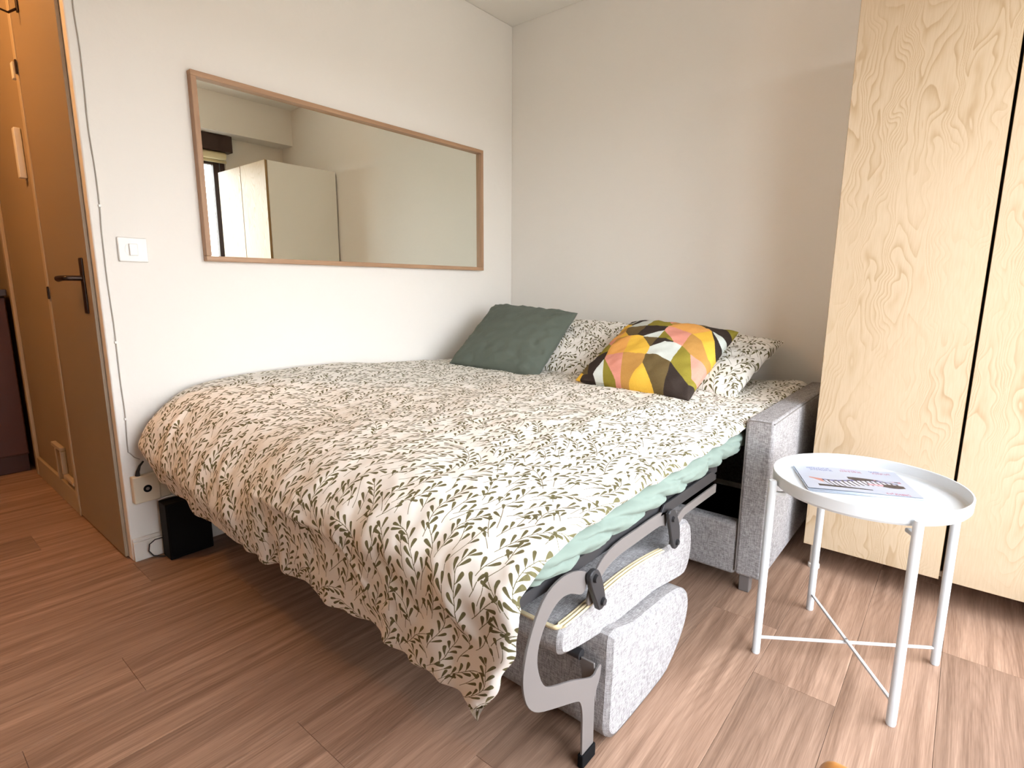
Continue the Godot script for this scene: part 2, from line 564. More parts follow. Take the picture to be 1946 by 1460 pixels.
func materials() -> void:
	mat("paint", Color8(240, 236, 229), 0.85, 0.0, 0.3)
	M.paint.normal_enabled = true
	M.paint.normal_texture = normal_noise(2, 0.02, 512, 3.0, 4)
	M.paint.normal_scale = 0.15
	M.paint.uv1_triplanar = true; M.paint.uv1_world_triplanar = true
	M.paint.uv1_scale = Vector3(1.6, 1.6, 1.6)
	mat("ceiling", Color8(238, 234, 226), 0.9, 0.0, 0.3)
	mat("hall_paint", Color8(164, 147, 124), 0.75, 0.0, 0.4)
	mat("skirting", Color8(234, 229, 220), 0.45)
	mat("door_paint", Color8(156, 140, 119), 0.55)
	mat("hall_trim", Color8(186, 170, 146), 0.55)
	mat("plastic", Color8(240, 238, 233), 0.35)
	mat("cream", Color8(228, 214, 188), 0.45)
	mat("black", Color8(9, 9, 10), 0.6, 0.0, 0.25)
	mat("cable_black", Color8(22, 21, 22), 0.5)
	mat("cable_white", Color8(176, 170, 160), 0.6)
	mat("steel_dark", Color8(60, 44, 36), 0.35, 0.6)
	mat("metal_grey", Color8(112, 106, 103), 0.5, 0.0)
	mat("metal_dark", Color8(54, 53, 55), 0.5, 0.3)
	mat("rubber", Color8(20, 20, 21), 0.8, 0.0, 0.2)
	mat("white_metal", Color8(208, 212, 214), 0.4)
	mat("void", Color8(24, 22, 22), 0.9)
	mat("white_board", Color8(236, 233, 225), 0.6)
	mat("brown_frame", Color8(52, 32, 28), 0.45)
	mat("blind", Color8(226, 216, 178), 0.8)
	mat("kitchen", Color8(74, 34, 20), 0.5)
	mat("worktop", Color8(66, 58, 62), 0.35)
	mat("paper", Color8(178, 186, 198), 0.5)
	mat("zip", Color8(214, 196, 158), 0.7)
	mat("seam", Color8(112, 106, 102), 0.8)
	mat("sheet", Color8(120, 133, 124), 0.85, 0.0, 0.3)
	M.sheet.rim_enabled = true; M.sheet.rim = 0.2
	mat("velvet", Color8(94, 101, 91), 0.8, 0.0, 0.3)
	M.velvet.rim_enabled = true; M.velvet.rim = 0.35; M.velvet.rim_tint = 0.6
	M.velvet.normal_enabled = true
	M.velvet.normal_texture = normal_noise(9, 0.03, 256, 4.0)
	M.velvet.normal_scale = 0.2
	mat("mirror", Color8(242, 245, 237), 0.0, 1.0)
	var glass := mat("glass", Color(0.96, 0.98, 1.0, 0.06), 0.02)
	glass.transparency = BaseMaterial3D.TRANSPARENCY_ALPHA
	mat("linen", Color.WHITE, 0.9, 0.0, 0.25)
	M.linen.albedo_texture = leaf_print(1280)
	M.linen.uv1_scale = Vector3(1.7, 1.7, 1)
	mat("facets", Color.WHITE, 0.85, 0.0, 0.25)
	M.facets.albedo_texture = facet_print(448)
	mat("cover", Color8(212, 212, 214), 0.35)
	M.cover.albedo_texture = cover_print(512, 400)
	mat("tweed", Color.WHITE, 0.95, 0.0, 0.2)
	M.tweed.albedo_texture = weave_print(512, Color8(118, 114, 114), Color8(188, 185, 184), 8)
	M.tweed.uv1_triplanar = true
	M.tweed.uv1_scale = Vector3(2.6, 2.6, 2.6)
	mat("ply", Color.WHITE, 0.42, 0.0, 0.4)
	M.ply.albedo_texture = ply_print(900, 1500)
	mat("ply_edge", Color8(150, 120, 78), 0.6)
	var oak := oak_print(640, 1280, Color8(108, 81, 64), Color8(200, 165, 141), 50)
	for k in 6:
		var tone: float = [1.0, 0.93, 1.04, 0.97, 0.90, 1.0][k]
		var m := mat("oak_%d" % k, Color(minf(tone, 1.0), minf(tone, 1.0), minf(tone, 1.0)), 0.5, 0.0, 0.35)
		m.albedo_texture = oak
		m.uv1_scale = Vector3(1.0 / 0.6, 1.0 / 1.3, 1)
		m.uv1_offset = Vector3([0.16, 0.5, 0.83, 0.33, 0.66, 0.42][k], k * 0.37, 0)
	mat("frame_oak", Color.WHITE, 0.5)
	M.frame_oak.albedo_texture = oak_print(128, 640, Color8(148, 112, 84), Color8(196, 158, 124), 77, 3.0)
	M.frame_oak.uv1_scale = Vector3(4, 0.8, 1)
	mat("amber_wood", Color.WHITE, 0.35)
	M.amber_wood.albedo_texture = oak_print(128, 320, Color8(150, 96, 44), Color8(206, 146, 78), 91, 3.0)
	M.amber_wood.uv1_scale = Vector3(3, 1.5, 1)

func _ready() -> void:
	# camera
	var cam := Camera3D.new()
	cam.name = "camera"
	add_child(cam)
	cam.position = Vector3(0, 1.0, 0)
	cam.basis = Basis.from_euler(Vector3(-0.178415592, 0.692657618, 0.00534572701))
	cam.fov = rad_to_deg(2.0 * atan(730.0 / 1041.276))
	cam.near = 0.02
	cam.current = true
	# sky and exposure
	var env := Environment.new()
	env.background_mode = Environment.BG_SKY
	var sky := Sky.new()
	var sm := ProceduralSkyMaterial.new()
	sm.sky_top_color = Color(0.88, 0.91, 0.95)
	sm.sky_horizon_color = Color(0.95, 0.955, 0.96)
	sm.ground_bottom_color = Color(0.55, 0.54, 0.52)
	sm.ground_horizon_color = Color(0.72, 0.72, 0.71)
	sm.energy_multiplier = 16
	sky.sky_material = sm
	env.sky = sky
	env.tonemap_mode = Environment.TONE_MAPPER_LINEAR
	env.tonemap_exposure = 1.0
	env.sdfgi_enabled = true; env.ssao_enabled = true; env.ssil_enabled = true
	var we := WorldEnvironment.new()
	we.name = "world_environment"
	we.environment = env
	add_child(we)
	rng.seed = 7
	materials()
	room()
	window()
	hall()
	wardrobe()
	sofa_bed()
	mattress()
	duvet()
	pillows()
	wall_mirror()
	tray_table()
	magazine()
	armchair()
	wall_things()

# ------------------------------------------------------------------ the setting
func room() -> void:
	var f := struct("floor", slab(Vector3(-4.5, -0.12, ZB - 0.1), Vector3(XR + 0.1, -0.012, ZF + 0.1)), M.void, "pinkish grey oak laminate floor of long boards", "floor")
	var bw := 0.19
	var length := 1.285
	var x := -0.14 - bw * 23
	var cache := {}
	var row := 0
	while x < XR:
		var x1 := minf(x + bw, XR)
		var x0 := maxf(x, -4.45)
		# one row has its end joint at z = -1.40, the others are shifted by thirds
		var shift: float = -1.40 + [0.0, 0.43, 0.86, 0.2, 0.66, 1.05][posmod(row - 22, 6)]
		var z := shift - length * 3
		while z < ZF:
			var za := maxf(z, ZB)
			var zb := minf(z + length, ZF)
			if zb - za > 0.02 and x1 - x0 > 0.02:
				var key := "%d_%d" % [roundi((x1 - x0) * 1000), roundi((zb - za) * 1000)]
				if not cache.has(key):
					var mb := MB.new()
					rbox(mb, Vector3.ZERO, Vector3(x1 - x0 - 0.0006, 0.012, zb - za - 0.0006), 0.0008, 1)
					cache[key] = mb.mesh()
				var o := MeshInstance3D.new()
				o.name = "plank"
				o.mesh = cache[key]
				o.material_override = M["oak_%d" % rng.randi_range(0, 5)]
				f.add_child(o, true)
				o.position = Vector3((x0 + x1) / 2, -0.006, (za + zb) / 2)
			z += length
		x += bw
		row += 1
	struct("ceiling", slab(Vector3(-4.6, HC, ZB - 0.12), Vector3(XR + 0.2, HC + 0.12, ZF + 0.12)), M.ceiling, "plain white painted ceiling", "ceiling")
	struct("wall_left", slab(Vector3(XL - 0.12, 0, ZB), Vector3(XL, HC, ZE), 0.006, 2), M.paint, "off-white painted wall that carries the long mirror", "wall")
	struct("wall_back", slab(Vector3(XL - 0.12, 0, ZB - 0.12), Vector3(XR + 0.15, HC, ZB)), M.paint, "off-white painted wall behind the pillows and wardrobe", "wall")
	struct("wall_front", slab(Vector3(-4.55, 0, ZF), Vector3(XR + 0.15, HC, ZF + 0.12)), M.paint, "off-white wall at the end of the room", "wall")
	struct("wall_left_end", slab(Vector3(XL - 0.12, 0, 0.55), Vector3(XL, HC, ZF), 0.006), M.paint, "off-white wall beyond the hall opening", "wall")
	# skirting with a rounded top on the left wall
	var mb := MB.new()
	rbox(mb, Vector3(XL + 0.007, 0.036, (ZB + ZE - 0.003) / 2), Vector3(0.014, 0.072, ZE - ZB - 0.003), 0.002, 1)
	rbox(mb, Vector3(XL + 0.0045, 0.078, (ZB + ZE - 0.003) / 2), Vector3(0.009, 0.014, ZE - ZB - 0.003), 0.004, 2)
	struct("baseboard_left", mb, M.skirting, "white stepped skirting board under the mirror wall", "baseboard")
	struct("baseboard_back", slab(Vector3(XL + 0.016, 0, ZB), Vector3(XR, 0.08, ZB + 0.013)), M.skirting, "white skirting board behind the sofa bed", "baseboard")

const WZ0 := -2.18
const WZ1 := -0.18
const WY0 := 0.06
const WY1 := 2.06
func window() -> void:
	var x1 := XR + 0.15
	var mb := MB.new()
	var put := func(a: Vector3, b: Vector3) -> void: rbox(mb, (a + b) / 2.0, (b - a).abs(), 0.002)
	put.call(Vector3(XR, 0, ZB), Vector3(x1, HC, WZ0))
	put.call(Vector3(XR, 0, WZ1), Vector3(x1, HC, ZF))
	put.call(Vector3(XR, WY1, WZ0), Vector3(x1, HC, WZ1))
	put.call(Vector3(XR, 0, WZ0), Vector3(x1, WY0, WZ1))
	struct("wall_right", mb, M.paint, "off-white wall around the tall window", "wall")
	struct("trim_1", slab(Vector3(0.29, 2.19, ZB), Vector3(XR, HC, ZF)), M.paint, "white boxed beam under the ceiling above the window", "beam")
	var w := Node3D.new()
	w.name = "window_1"
	add_child(w)
	w.set_meta("kind", "structure"); w.set_meta("label", "tall dark brown two-leaf window beside the wardrobe"); w.set_meta("category", "window")
	var fx := XR + 0.05
	mb = MB.new()
	for z in [WZ0 + 0.02, WZ1 - 0.02]: rbox(mb, Vector3(fx, (WY0 + WY1) / 2, z), Vector3(0.06, WY1 - WY0, 0.04), 0.003)
	for y in [WY0 + 0.02, WY1 - 0.02]: rbox(mb, Vector3(fx, y, (WZ0 + WZ1) / 2), Vector3(0.06, 0.04, WZ1 - WZ0 - 0.08), 0.003)
	part("frame", mb, M.brown_frame, w)
	var mid := (WZ0 + WZ1) / 2
	for k in 2:
		var za: float = WZ0 + 0.045 if k == 0 else mid + 0.002
		var zb: float = mid - 0.002 if k == 0 else WZ1 - 0.045
		mb = MB.new()
		for z in [za + 0.025, zb - 0.025]: rbox(mb, Vector3(fx - 0.012, (WY0 + WY1) / 2, z), Vector3(0.05, WY1 - WY0 - 0.09, 0.05), 0.004)
		for y in [WY0 + 0.07, WY1 - 0.07]: rbox(mb, Vector3(fx - 0.012, y, (za + zb) / 2), Vector3(0.05, 0.05, zb - za - 0.10), 0.004)
		var leaf := part("casement", mb, M.brown_frame, w)
		part("pane", slab(Vector3(fx - 0.015, WY0 + 0.09, za + 0.045), Vector3(fx - 0.010, WY1 - 0.09, zb - 0.045), 0.0), M.glass, leaf)
	mb = MB.new()
	rbox(mb, Vector3(XR - 0.045, 2.125, (WZ0 + WZ1) / 2), Vector3(0.086, 0.128, WZ1 - WZ0 + 0.06), 0.004)
	struct("trim_2", mb, M.brown_frame, "dark brown roller shutter box above the window", "shutter box")
	var b := thing("roller_blind", "cream roller blind rolled up at the top of the window", "blind", Vector3(XR - 0.045, 2.03, mid))
	mb = MB.new()
	tube(mb, [Vector3(0, 0, -(WZ1 - WZ0) / 2 + 0.02), Vector3(0, 0, (WZ1 - WZ0) / 2 - 0.02)], 0.030, 20)
	part("roll", mb, M.blind, b)
	part("bottom_bar", slab(Vector3(0.016, -0.05, -1.0), Vector3(0.030, -0.028, 1.0), 0.004), M.blind, b)

func hall() -> void:
	var dx0 := -2.868
	var dx1 := -2.285
	# hall wall with the door opening
	var mb := MB.new()
	var put := func(a: Vector3, b: Vector3) -> void: rbox(mb, (a + b) / 2.0, (b - a).abs(), 0.002)
	put.call(Vector3(-4.4, 0, ZE - 0.12), Vector3(XL - 0.1205, HC, ZE))
	struct("wall_hall", mb, M.hall_paint, "beige hall wall around the flat door", "wall")
	struct("wall_hall_end", slab(Vector3(-4.5, 0, ZE - 0.12), Vector3(-4.38, HC, 0.6)), M.hall_paint, "beige wall at the end of the hall", "wall")
	struct("wall_hall_side", slab(Vector3(-4.5, 0, 0.6), Vector3(XL - 0.121, HC, 0.72)), M.hall_paint, "beige hall wall facing the flat door", "wall")
	var d := Node3D.new()
	d.name = "door_1"
	add_child(d)
	d.set_meta("kind", "structure"); d.set_meta("label", "flat beige hall door with a dark lever handle"); d.set_meta("category", "door")
	part("leaf", slab(Vector3(dx0, 0.008, ZE + 0.0005), Vector3(dx1, 2.04, ZE + 0.012), 0.002), M.door_paint, d)
	var h := part("handle_plate", slab(Vector3(-2.372, 0.895, ZE + 0.0122), Vector3(-2.338, 1.085, ZE + 0.018), 0.003), M.steel_dark, d)
	mb = MB.new()
	tube(mb, [Vector3(-2.355, 1.016, ZE + 0.012), Vector3(-2.355, 1.016, ZE + 0.055), Vector3(-2.362, 1.016, ZE + 0.062), Vector3(-2.41, 1.016, ZE + 0.064), Vector3(-2.465, 1.014, ZE + 0.060)], [0.009, 0.009, 0.009, 0.010, 0.011], 12)
	part("lever", mb, M.steel_dark, h)
	mb = MB.new()
	rbox(mb, Vector3(dx0 - 0.022, 1.02, ZE + 0.008), Vector3(0.036, 2.04, 0.016), 0.005, 2)
	part("door_frame", mb, M.hall_trim, d)
	for y in [1.80, 0.96]:
		mb = MB.new()
		rbox(mb, Vector3(dx0 - 0.004, y, ZE + 0.018), Vector3(0.012, 0.05, 0.006), 0.002)
		part("hinge", mb, M.steel_dark, d)
	mb = MB.new()
	rbox(mb, Vector3(-3.70, 1.1, ZE + 0.008), Vector3(0.04, 2.2, 0.016), 0.004, 2)
	struct("trim_3", mb, M.hall_trim, "pale upright trim at the hall wall corner beside the kitchen unit", "trim")
	mb = MB.new()
	rbox(mb, Vector3(-3.295, 0.05, ZE + 0.007), Vector3(0.76, 0.10, 0.014), 0.003, 2)
	struct("baseboard_hall", mb, M.hall_trim, "pale skirting board along the hall wall", "baseboard")
	# surface cable ducting on the hall wall, stepped above the skirting
	mb = MB.new()
	var z := ZE + 0.011
	rbox(mb, Vector3(-3.15, 0.262, z), Vector3(0.17, 0.018, 0.02), 0.003)
	rbox(mb, Vector3(-3.074, 0.200, z), Vector3(0.018, 0.106, 0.02), 0.003)
	rbox(mb, Vector3(-2.985, 0.138, z), Vector3(0.160, 0.018, 0.02), 0.003)
	rbox(mb, Vector3(-3.17, 0.176, z), Vector3(0.018, 0.15, 0.02), 0.003)
	solo("cable_duct", mb, M.hall_trim, "pale stepped cable duct above the hall skirting board", "duct")
	mb = MB.new()
	rbox(mb, Vector3(-3.05, 1.517, ZE + 0.013), Vector3(0.035, 0.195, 0.024), 0.004, 2)
	solo("entry_phone", mb, M.plastic, "slim white wall box high on the hall wall", "wall box")
	mb = MB.new()
	rbox(mb, Vector3(-2.934, 1.80, ZE + 0.011), Vector3(0.03, 0.06, 0.02), 0.003)
	solo("door_sensor", mb, M.plastic, "small white sensor beside the hall door frame", "sensor")
	var hk := thing("coat_hook", "dark metal coat hook near the top of the hall door", "hook", Vector3(-2.74, 1.97, ZE + 0.0123))
	mb = MB.new()
	rbox(mb, Vector3(0, 0.02, 0.003), Vector3(0.02, 0.08, 0.006), 0.002)
	part("plate", mb, M.steel_dark, hk)
	mb = MB.new()
	tube(mb, [Vector3(0, -0.01, 0.006), Vector3(0, -0.03, 0.03), Vector3(0, -0.025, 0.055), Vector3(0, 0.0, 0.065)], 0.004, 8)
	part("prong", mb, M.steel_dark, hk)
	# kitchen unit at the end of the hall
	var k := thing("kitchen_cabinet", "dark reddish brown wooden cabinet at the end of the hall", "cabinet", Vector3(-4.06, 0, 0.02))
	part("carcass", slab(Vector3(-0.29, 0.10, -0.54), Vector3(0.28, 0.93, 0.54), 0.003), M.kitchen, k)
	part("plinth", slab(Vector3(-0.29, 0.0, -0.54), Vector3(0.24, 0.0995, 0.54), 0.002), M.kitchen, k)
	for q in 2:
		var za := -0.535 + q * 0.537
		var dr := part("door", slab(Vector3(0.2805, 0.11, za), Vector3(0.30, 0.925, za + 0.533), 0.003), M.kitchen, k)
		part("knob", slab(Vector3(0.3005, 0.80, za + (0.48 if q == 0 else 0.04)), Vector3(0.32, 0.82, za + (0.50 if q == 0 else 0.06)), 0.006, 2), M.steel_dark, dr)
	part("worktop", slab(Vector3(-0.29, 0.9305, -0.545), Vector3(0.315, 0.968, 0.56), 0.006, 2), M.worktop, k)
	var wc := thing("wall_cabinet", "dark brown wall cabinet above the worktop", "cabinet", Vector3(-4.2, 1.12, 0.02))
	part("body", slab(Vector3(-0.17, 0, -0.54), Vector3(0.16, 0.7, 0.54), 0.003), M.kitchen, wc)
	for q in 2: part("door", slab(Vector3(0.1605, 0.003, -0.537 + q * 0.539), Vector3(0.178, 0.697, -0.002 + q * 0.539), 0.003), M.kitchen, wc)
	# hall ceiling lamp
	var lp := thing("ceiling_lamp", "round warm glass lamp on the hall ceiling", "lamp", Vector3(-2.75, HC, 0.25))
	mb = MB.new()
	lathe(mb, Vector3.ZERO, [Vector2(0.0, -0.001), Vector2(0.12, -0.001), Vector2(0.12, -0.025), Vector2(0.0, -0.025)], 32)
	part("base", mb, M.plastic, lp)
	mb = MB.new()
	lathe(mb, Vector3.ZERO, [Vector2(0.11, -0.026), Vector2(0.105, -0.05), Vector2(0.08, -0.075), Vector2(0.04, -0.088), Vector2(0.001, -0.09)], 32)
	var g := mat("lamp_glow", Color8(255, 226, 180), 0.4)
	g.emission_enabled = true; g.emission = Color8(255, 190, 110); g.emission_energy_multiplier = 3.0
	part("shade", mb, g, lp)
	var li := OmniLight3D.new()
	li.name = "lamp_light"
	lp.add_child(li)
	li.position = Vector3(0, -0.16, 0)
	li.light_color = Color8(255, 184, 108)
	li.light_energy = 0.8
	li.light_size = 0.06
	li.omni_range = 8.0
	li.omni_attenuation = 2.0
	li.shadow_enabled = true

# ------------------------------------------------------------------ wardrobe
func wardrobe() -> void:
	var w := thing("wardrobe", "tall pale birch plywood wardrobe with two flat doors on short legs", "wardrobe", Vector3(-0.366, 0, ZB))
	var d := 0.603
	var top := 1.895
	var bot := 0.092
	part("side_panel", slab(Vector3(0, bot + 0.003, 0.016), Vector3(0.018, top, d - 0.020), 0.001), M.white_board, w)
	part("side_panel", slab(Vector3(0.762, bot + 0.003, 0.016), Vector3(0.780, top, d - 0.020), 0.001), M.white_board, w)
	part("top_panel", slab(Vector3(0.0185, top - 0.018, 0.016), Vector3(0.7615, top, d - 0.020), 0.001), M.white_board, w)
	part("bottom_panel", slab(Vector3(0.0185, bot + 0.003, 0.016), Vector3(0.7615, bot + 0.021, d - 0.020), 0.001), M.white_board, w)
	part("back_panel", slab(Vector3(0.0185, bot + 0.022, 0.018), Vector3(0.7615, top - 0.019, 0.024), 0.0), M.white_board, w)
	part("gap_shade_board", slab(Vector3(0.380, bot + 0.022, 0.025), Vector3(0.400, top - 0.019, d - 0.024), 0.0), M.void, w)  # near-black board: shade of the gap between the doors put into its colour
	for k in 2:
		var x0: float = 0.0 if k == 0 else 0.3935
		var x1: float = 0.3865 if k == 0 else 0.780
		var mb := MB.new()
		# front face carries the print, rims are the plywood edge
		var z1 := d
		mb.flat([Vector3(x0 + 0.001, bot + 0.001, z1), Vector3(x1 - 0.001, bot + 0.001, z1), Vector3(x1 - 0.001, top - 0.001, z1), Vector3(x0 + 0.001, top - 0.001, z1)], Vector3.BACK,
			[Vector2(x0 / 0.8, 1.0), Vector2(x1 / 0.8, 1.0), Vector2(x1 / 0.8, 0.0), Vector2(x0 / 0.8, 0.0)])
		var dr := part("door", mb, M.ply, w)
		part("door_core", slab(Vector3(x0, bot, d - 0.018), Vector3(x1, top, d - 0.0003), 0.001), M.ply_edge, dr)
	for p in [Vector2(0.035, d - 0.03), Vector2(0.745, d - 0.03), Vector2(0.035, 0.06), Vector2(0.745, 0.06)]:
		var mb := MB.new()
		lathe(mb, Vector3(p.x, 0, p.y), [Vector2(0.019, 0.0), Vector2(0.019, 0.012), Vector2(0.015, 0.016), Vector2(0.015, bot + 0.002)], 20)
		part("leg", mb, M.white_board, w)

# ------------------------------------------------------------------ sofa bed
const AXO := -0.420
const AXI := -0.505
func pv(a: Array) -> PackedVector2Array:
	var o := PackedVector2Array()
	for k in a.size() / 2: o.append(Vector2(a[k * 2], a[k * 2 + 1]))
	return o

func sofa_bed() -> void:
	var s := thing("sofa_bed", "light grey woven sofa bed pulled open, seat cushions folded underneath", "sofa bed", Vector3(0, 0, 0))
	var mb: MB
	# arms
	for k in 2:
		var xa: float = AXI if k == 0 else XL + 0.020
		var xb: float = AXO if k == 0 else XL + 0.105
		mb = MB.new()
		rbox(mb, Vector3((xa + xb) / 2, 0.324, (ZB + 0.02 - 1.77) / 2), Vector3(xb - xa, 0.532, -1.77 - ZB - 0.02), 0.012, 3)
		var arm := part("armrest", mb, M.tweed, s)
		# welted seam round the front face and along the top
		mb = MB.new()
		var z := -1.7735
		var q := [Vector3(xa + 0.002, 0.07, z), Vector3(xa + 0.002, 0.30, z), Vector3(xa + 0.003, 0.574, z), Vector3(xa + 0.011, 0.583, z), Vector3((xa + xb) / 2, 0.584, z), Vector3(xb - 0.011, 0.583, z)]
		tube(mb, q, 0.0028, 8)
		tube(mb, [Vector3(xb - 0.0025, 0.582, z), Vector3(xb - 0.0025, 0.584, -2.2), Vector3(xb - 0.0025, 0.584, ZB + 0.03)], 0.0024, 8)
		part("welt", mb, M.seam, arm)
		for zf in [-1.80, -2.62]:
			mb = MB.new()
			rbox(mb, Vector3((xa + xb) / 2 - 0.012, 0.0285, zf), Vector3(0.034, 0.057, 0.034), 0.003, 1)
			part("foot", mb, M.metal_grey, s)
	# body between the arms: front rail, dark inside, back
	mb = MB.new()
	rbox(mb, Vector3((AXI + XL + 0.105) / 2, 0.142, -1.80), Vector3(AXI - XL - 0.107, 0.184, 0.05), 0.014, 3)
	part("front_rail", mb, M.tweed, s)
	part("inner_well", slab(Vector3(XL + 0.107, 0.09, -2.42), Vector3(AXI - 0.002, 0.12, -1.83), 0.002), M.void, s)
	mb = MB.new()
	rbox(mb, Vector3((AXI + XL + 0.105) / 2, 0.33, -2.55), Vector3(AXI - XL - 0.109, 0.40, 0.22), 0.02, 3)
	part("backrest", mb, M.tweed, s)
	# folding steel frame, one side after the other
	for sd in 2:
		var xo: float = -0.517 if sd == 0 else XL + 0.30
		var dx: float = 1.0 if sd == 0 else -1.0
		mb = MB.new()
		var out := smooth_loop(pv([-0.859, 0.443, -0.845, 0.455, -0.816, 0.467, -0.772, 0.474, -0.724, 0.462, -0.691, 0.428, -0.669, 0.384, -0.658, 0.340, -0.660, 0.302, -0.674, 0.266, -0.704, 0.237, -0.765, 0.207, -0.832, 0.176, -0.848, 0.160, -0.856, 0.130, -0.858, 0.079, -0.859, 0.030, -0.859, 0.022, -0.866, 0.022, -0.897, 0.022, -0.904, 0.022, -0.904, 0.030, -0.903, 0.119, -0.907, 0.150, -0.922, 0.176, -0.927, 0.200, -0.922, 0.208, -0.910, 0.203, -0.889, 0.197, -0.818, 0.233, -0.746, 0.264, -0.719, 0.284, -0.703, 0.318, -0.698, 0.352, -0.708, 0.387, -0.732, 0.416, -0.765, 0.432, -0.800, 0.428, -0.838, 0.409, -0.855, 0.418]), 3)
		prism_x(mb, out, minf(xo, xo - dx * 0.005), maxf(xo, xo - dx * 0.005), 0.0006, true)
		var leg := part("foot_leg", mb, M.metal_grey, s, "flat grey steel leg with a C-shaped cut-out")
		mb = MB.new()
		rbox(mb, Vector3(xo - dx * 0.0025, 0.0155, -0.8815), Vector3(0.014, 0.031, 0.052), 0.003, 2)
		part("rubber_foot", mb, M.rubber, leg)
		# bent lip of the leg, turned inwards
		mb = MB.new()
		rbox(mb, Vector3(xo - dx * 0.024, 0.165, -0.916), Vector3(0.034, 0.10, 0.005), 0.002, 1, Basis(Vector3.RIGHT, 0.12))
		part("bent_lip", mb, M.metal_grey, leg)
		# upper rail under the mattress
		mb = MB.new()
		prism_x(mb, pv([-0.665, 0.452, -0.665, 0.474, -1.62, 0.474, -1.62, 0.446, -1.45, 0.440, -0.80, 0.446]), minf(xo - dx * 0.018, xo - dx * 0.045), maxf(xo - dx * 0.018, xo - dx * 0.045), 0.002)
		part("side_rail", mb, M.metal_dark, s)
		# broad lever that runs from the pivot up to the joint
		mb = MB.new()
		prism_x(mb, smooth_loop(pv([-0.888, 0.362, -0.905, 0.372, -0.925, 0.408, -0.985, 0.424, -1.08, 0.424, -1.20, 0.421, -1.235, 0.410, -1.235, 0.440, -1.20, 0.456, -1.08, 0.458, -0.98, 0.458, -0.915, 0.440, -0.880, 0.400, -0.872, 0.370]), 3), minf(xo - dx * 0.006, xo - dx * 0.011), maxf(xo - dx * 0.006, xo - dx * 0.011), 0.0008)
		part("lever", mb, M.metal_grey, s)
		# rear double link
		mb = MB.new()
		prism_x(mb, pv([-1.20, 0.446, -1.22, 0.470, -1.54, 0.470, -1.58, 0.452, -1.58, 0.436, -1.30, 0.440]), minf(xo - dx * 0.006, xo - dx * 0.012), maxf(xo - dx * 0.006, xo - dx * 0.012), 0.001)
		part("upper_link", mb, M.metal_dark, s)
		mb = MB.new()
		prism_x(mb, pv([-1.262, 0.350, -1.280, 0.346, -1.300, 0.388, -1.345, 0.403, -1.575, 0.398, -1.575, 0.424, -1.335, 0.426, -1.282, 0.408]), minf(xo - dx * 0.002, xo - dx * 0.008), maxf(xo - dx * 0.002, xo - dx * 0.008), 0.001)
		part("lower_link", mb, M.metal_grey, s)
		# pivots
		mb = MB.new()
		prism_x(mb, smooth_loop(pv([-0.850, 0.448, -0.872, 0.452, -0.892, 0.430, -0.912, 0.372, -0.906, 0.356, -0.888, 0.356, -0.876, 0.378, -0.852, 0.426]), 3), minf(xo + dx * 0.001, xo + dx * 0.013), maxf(xo + dx * 0.001, xo + dx * 0.013), 0.002)
		var pl := part("pivot_plate", mb, M.metal_dark, s)
		for e in [Vector2(-0.866, 0.436), Vector2(-0.898, 0.372)]:
			mb = MB.new()
			tube(mb, [Vector3(xo + dx * 0.0132, e.y, e.x), Vector3(xo + dx * 0.019, e.y, e.x)], [0.009, 0.007], 14)
			part("rivet", mb, M.metal_dark, pl)
		mb = MB.new()
		prism_x(mb, smooth_loop(pv([-1.215, 0.452, -1.250, 0.452, -1.285, 0.400, -1.290, 0.352, -1.272, 0.340, -1.252, 0.352, -1.232, 0.400]), 3), minf(xo + dx * 0.001, xo + dx * 0.010), maxf(xo + dx * 0.001, xo + dx * 0.010), 0.002)
		pl = part("joint_plate", mb, M.metal_dark, s)
		for e in [Vector2(-1.238, 0.432), Vector2(-1.272, 0.358)]:
			mb = MB.new()
			tube(mb, [Vector3(xo + dx * 0.0102, e.y, e.x), Vector3(xo + dx * 0.016, e.y, e.x)], [0.008, 0.006], 14)
			part("rivet", mb, M.metal_dark, pl)
	# cross tubes
	for e in [Vector3(-0.70, 0.455, 0.011), Vector3(-1.15, 0.428, 0.011), Vector3(-0.915, 0.215, 0.012)]:
		mb = MB.new()
		tube(mb, [Vector3(-0.560, e.y, e.x), Vector3(XL + 0.345, e.y, e.x)], e.z, 12)
		part("cross_tube", mb, M.metal_dark, s)
	# webbing that carries the mattress
	part("slat_base", slab(Vector3(XL + 0.35, 0.4755, -2.40), Vector3(-0.540, 0.480, -0.68), 0.0), M.metal_dark, s)
	# folded cushions
	mb = MB.new()
	var c1 := smooth_loop(pv([-0.7885, 0.302, -0.7885, 0.334, -0.806, 0.351, -0.860, 0.355, -0.950, 0.360, -1.05, 0.360, -1.15, 0.352, -1.21, 0.342, -1.262, 0.334, -1.300, 0.334, -1.322, 0.350, -1.338, 0.372, -1.375, 0.376, -1.418, 0.356, -1.436, 0.315, -1.440, 0.268, -1.425, 0.228, -1.395, 0.206, -1.33, 0.214, -1.26, 0.228, -1.194, 0.239, -1.10, 0.245, -1.032, 0.249, -0.96, 0.256, -0.896, 0.266, -0.850, 0.275, -0.806, 0.287]), 2)
	prism_x(mb, c1, XL + 0.36, -0.530, 0.009, true)
	var cu := part("seat_cushion", mb, M.tweed, s, "grey seat cushion folded flat under the frame")
	mb = MB.new()
	var zp := []
	for e in [[-0.640, 0.349, -0.791], [-0.560, 0.349, -0.791], [-0.542, 0.351, -0.796], [-0.537, 0.353, -0.815], [-0.536, 0.355, -0.87], [-0.536, 0.359, -0.95], [-0.536, 0.360, -1.024], [-0.536, 0.356, -1.10], [-0.536, 0.347, -1.18], [-0.536, 0.337, -1.244]]:
		zp.append(Vector3(e[0], e[1], e[2]))
	var zs := []
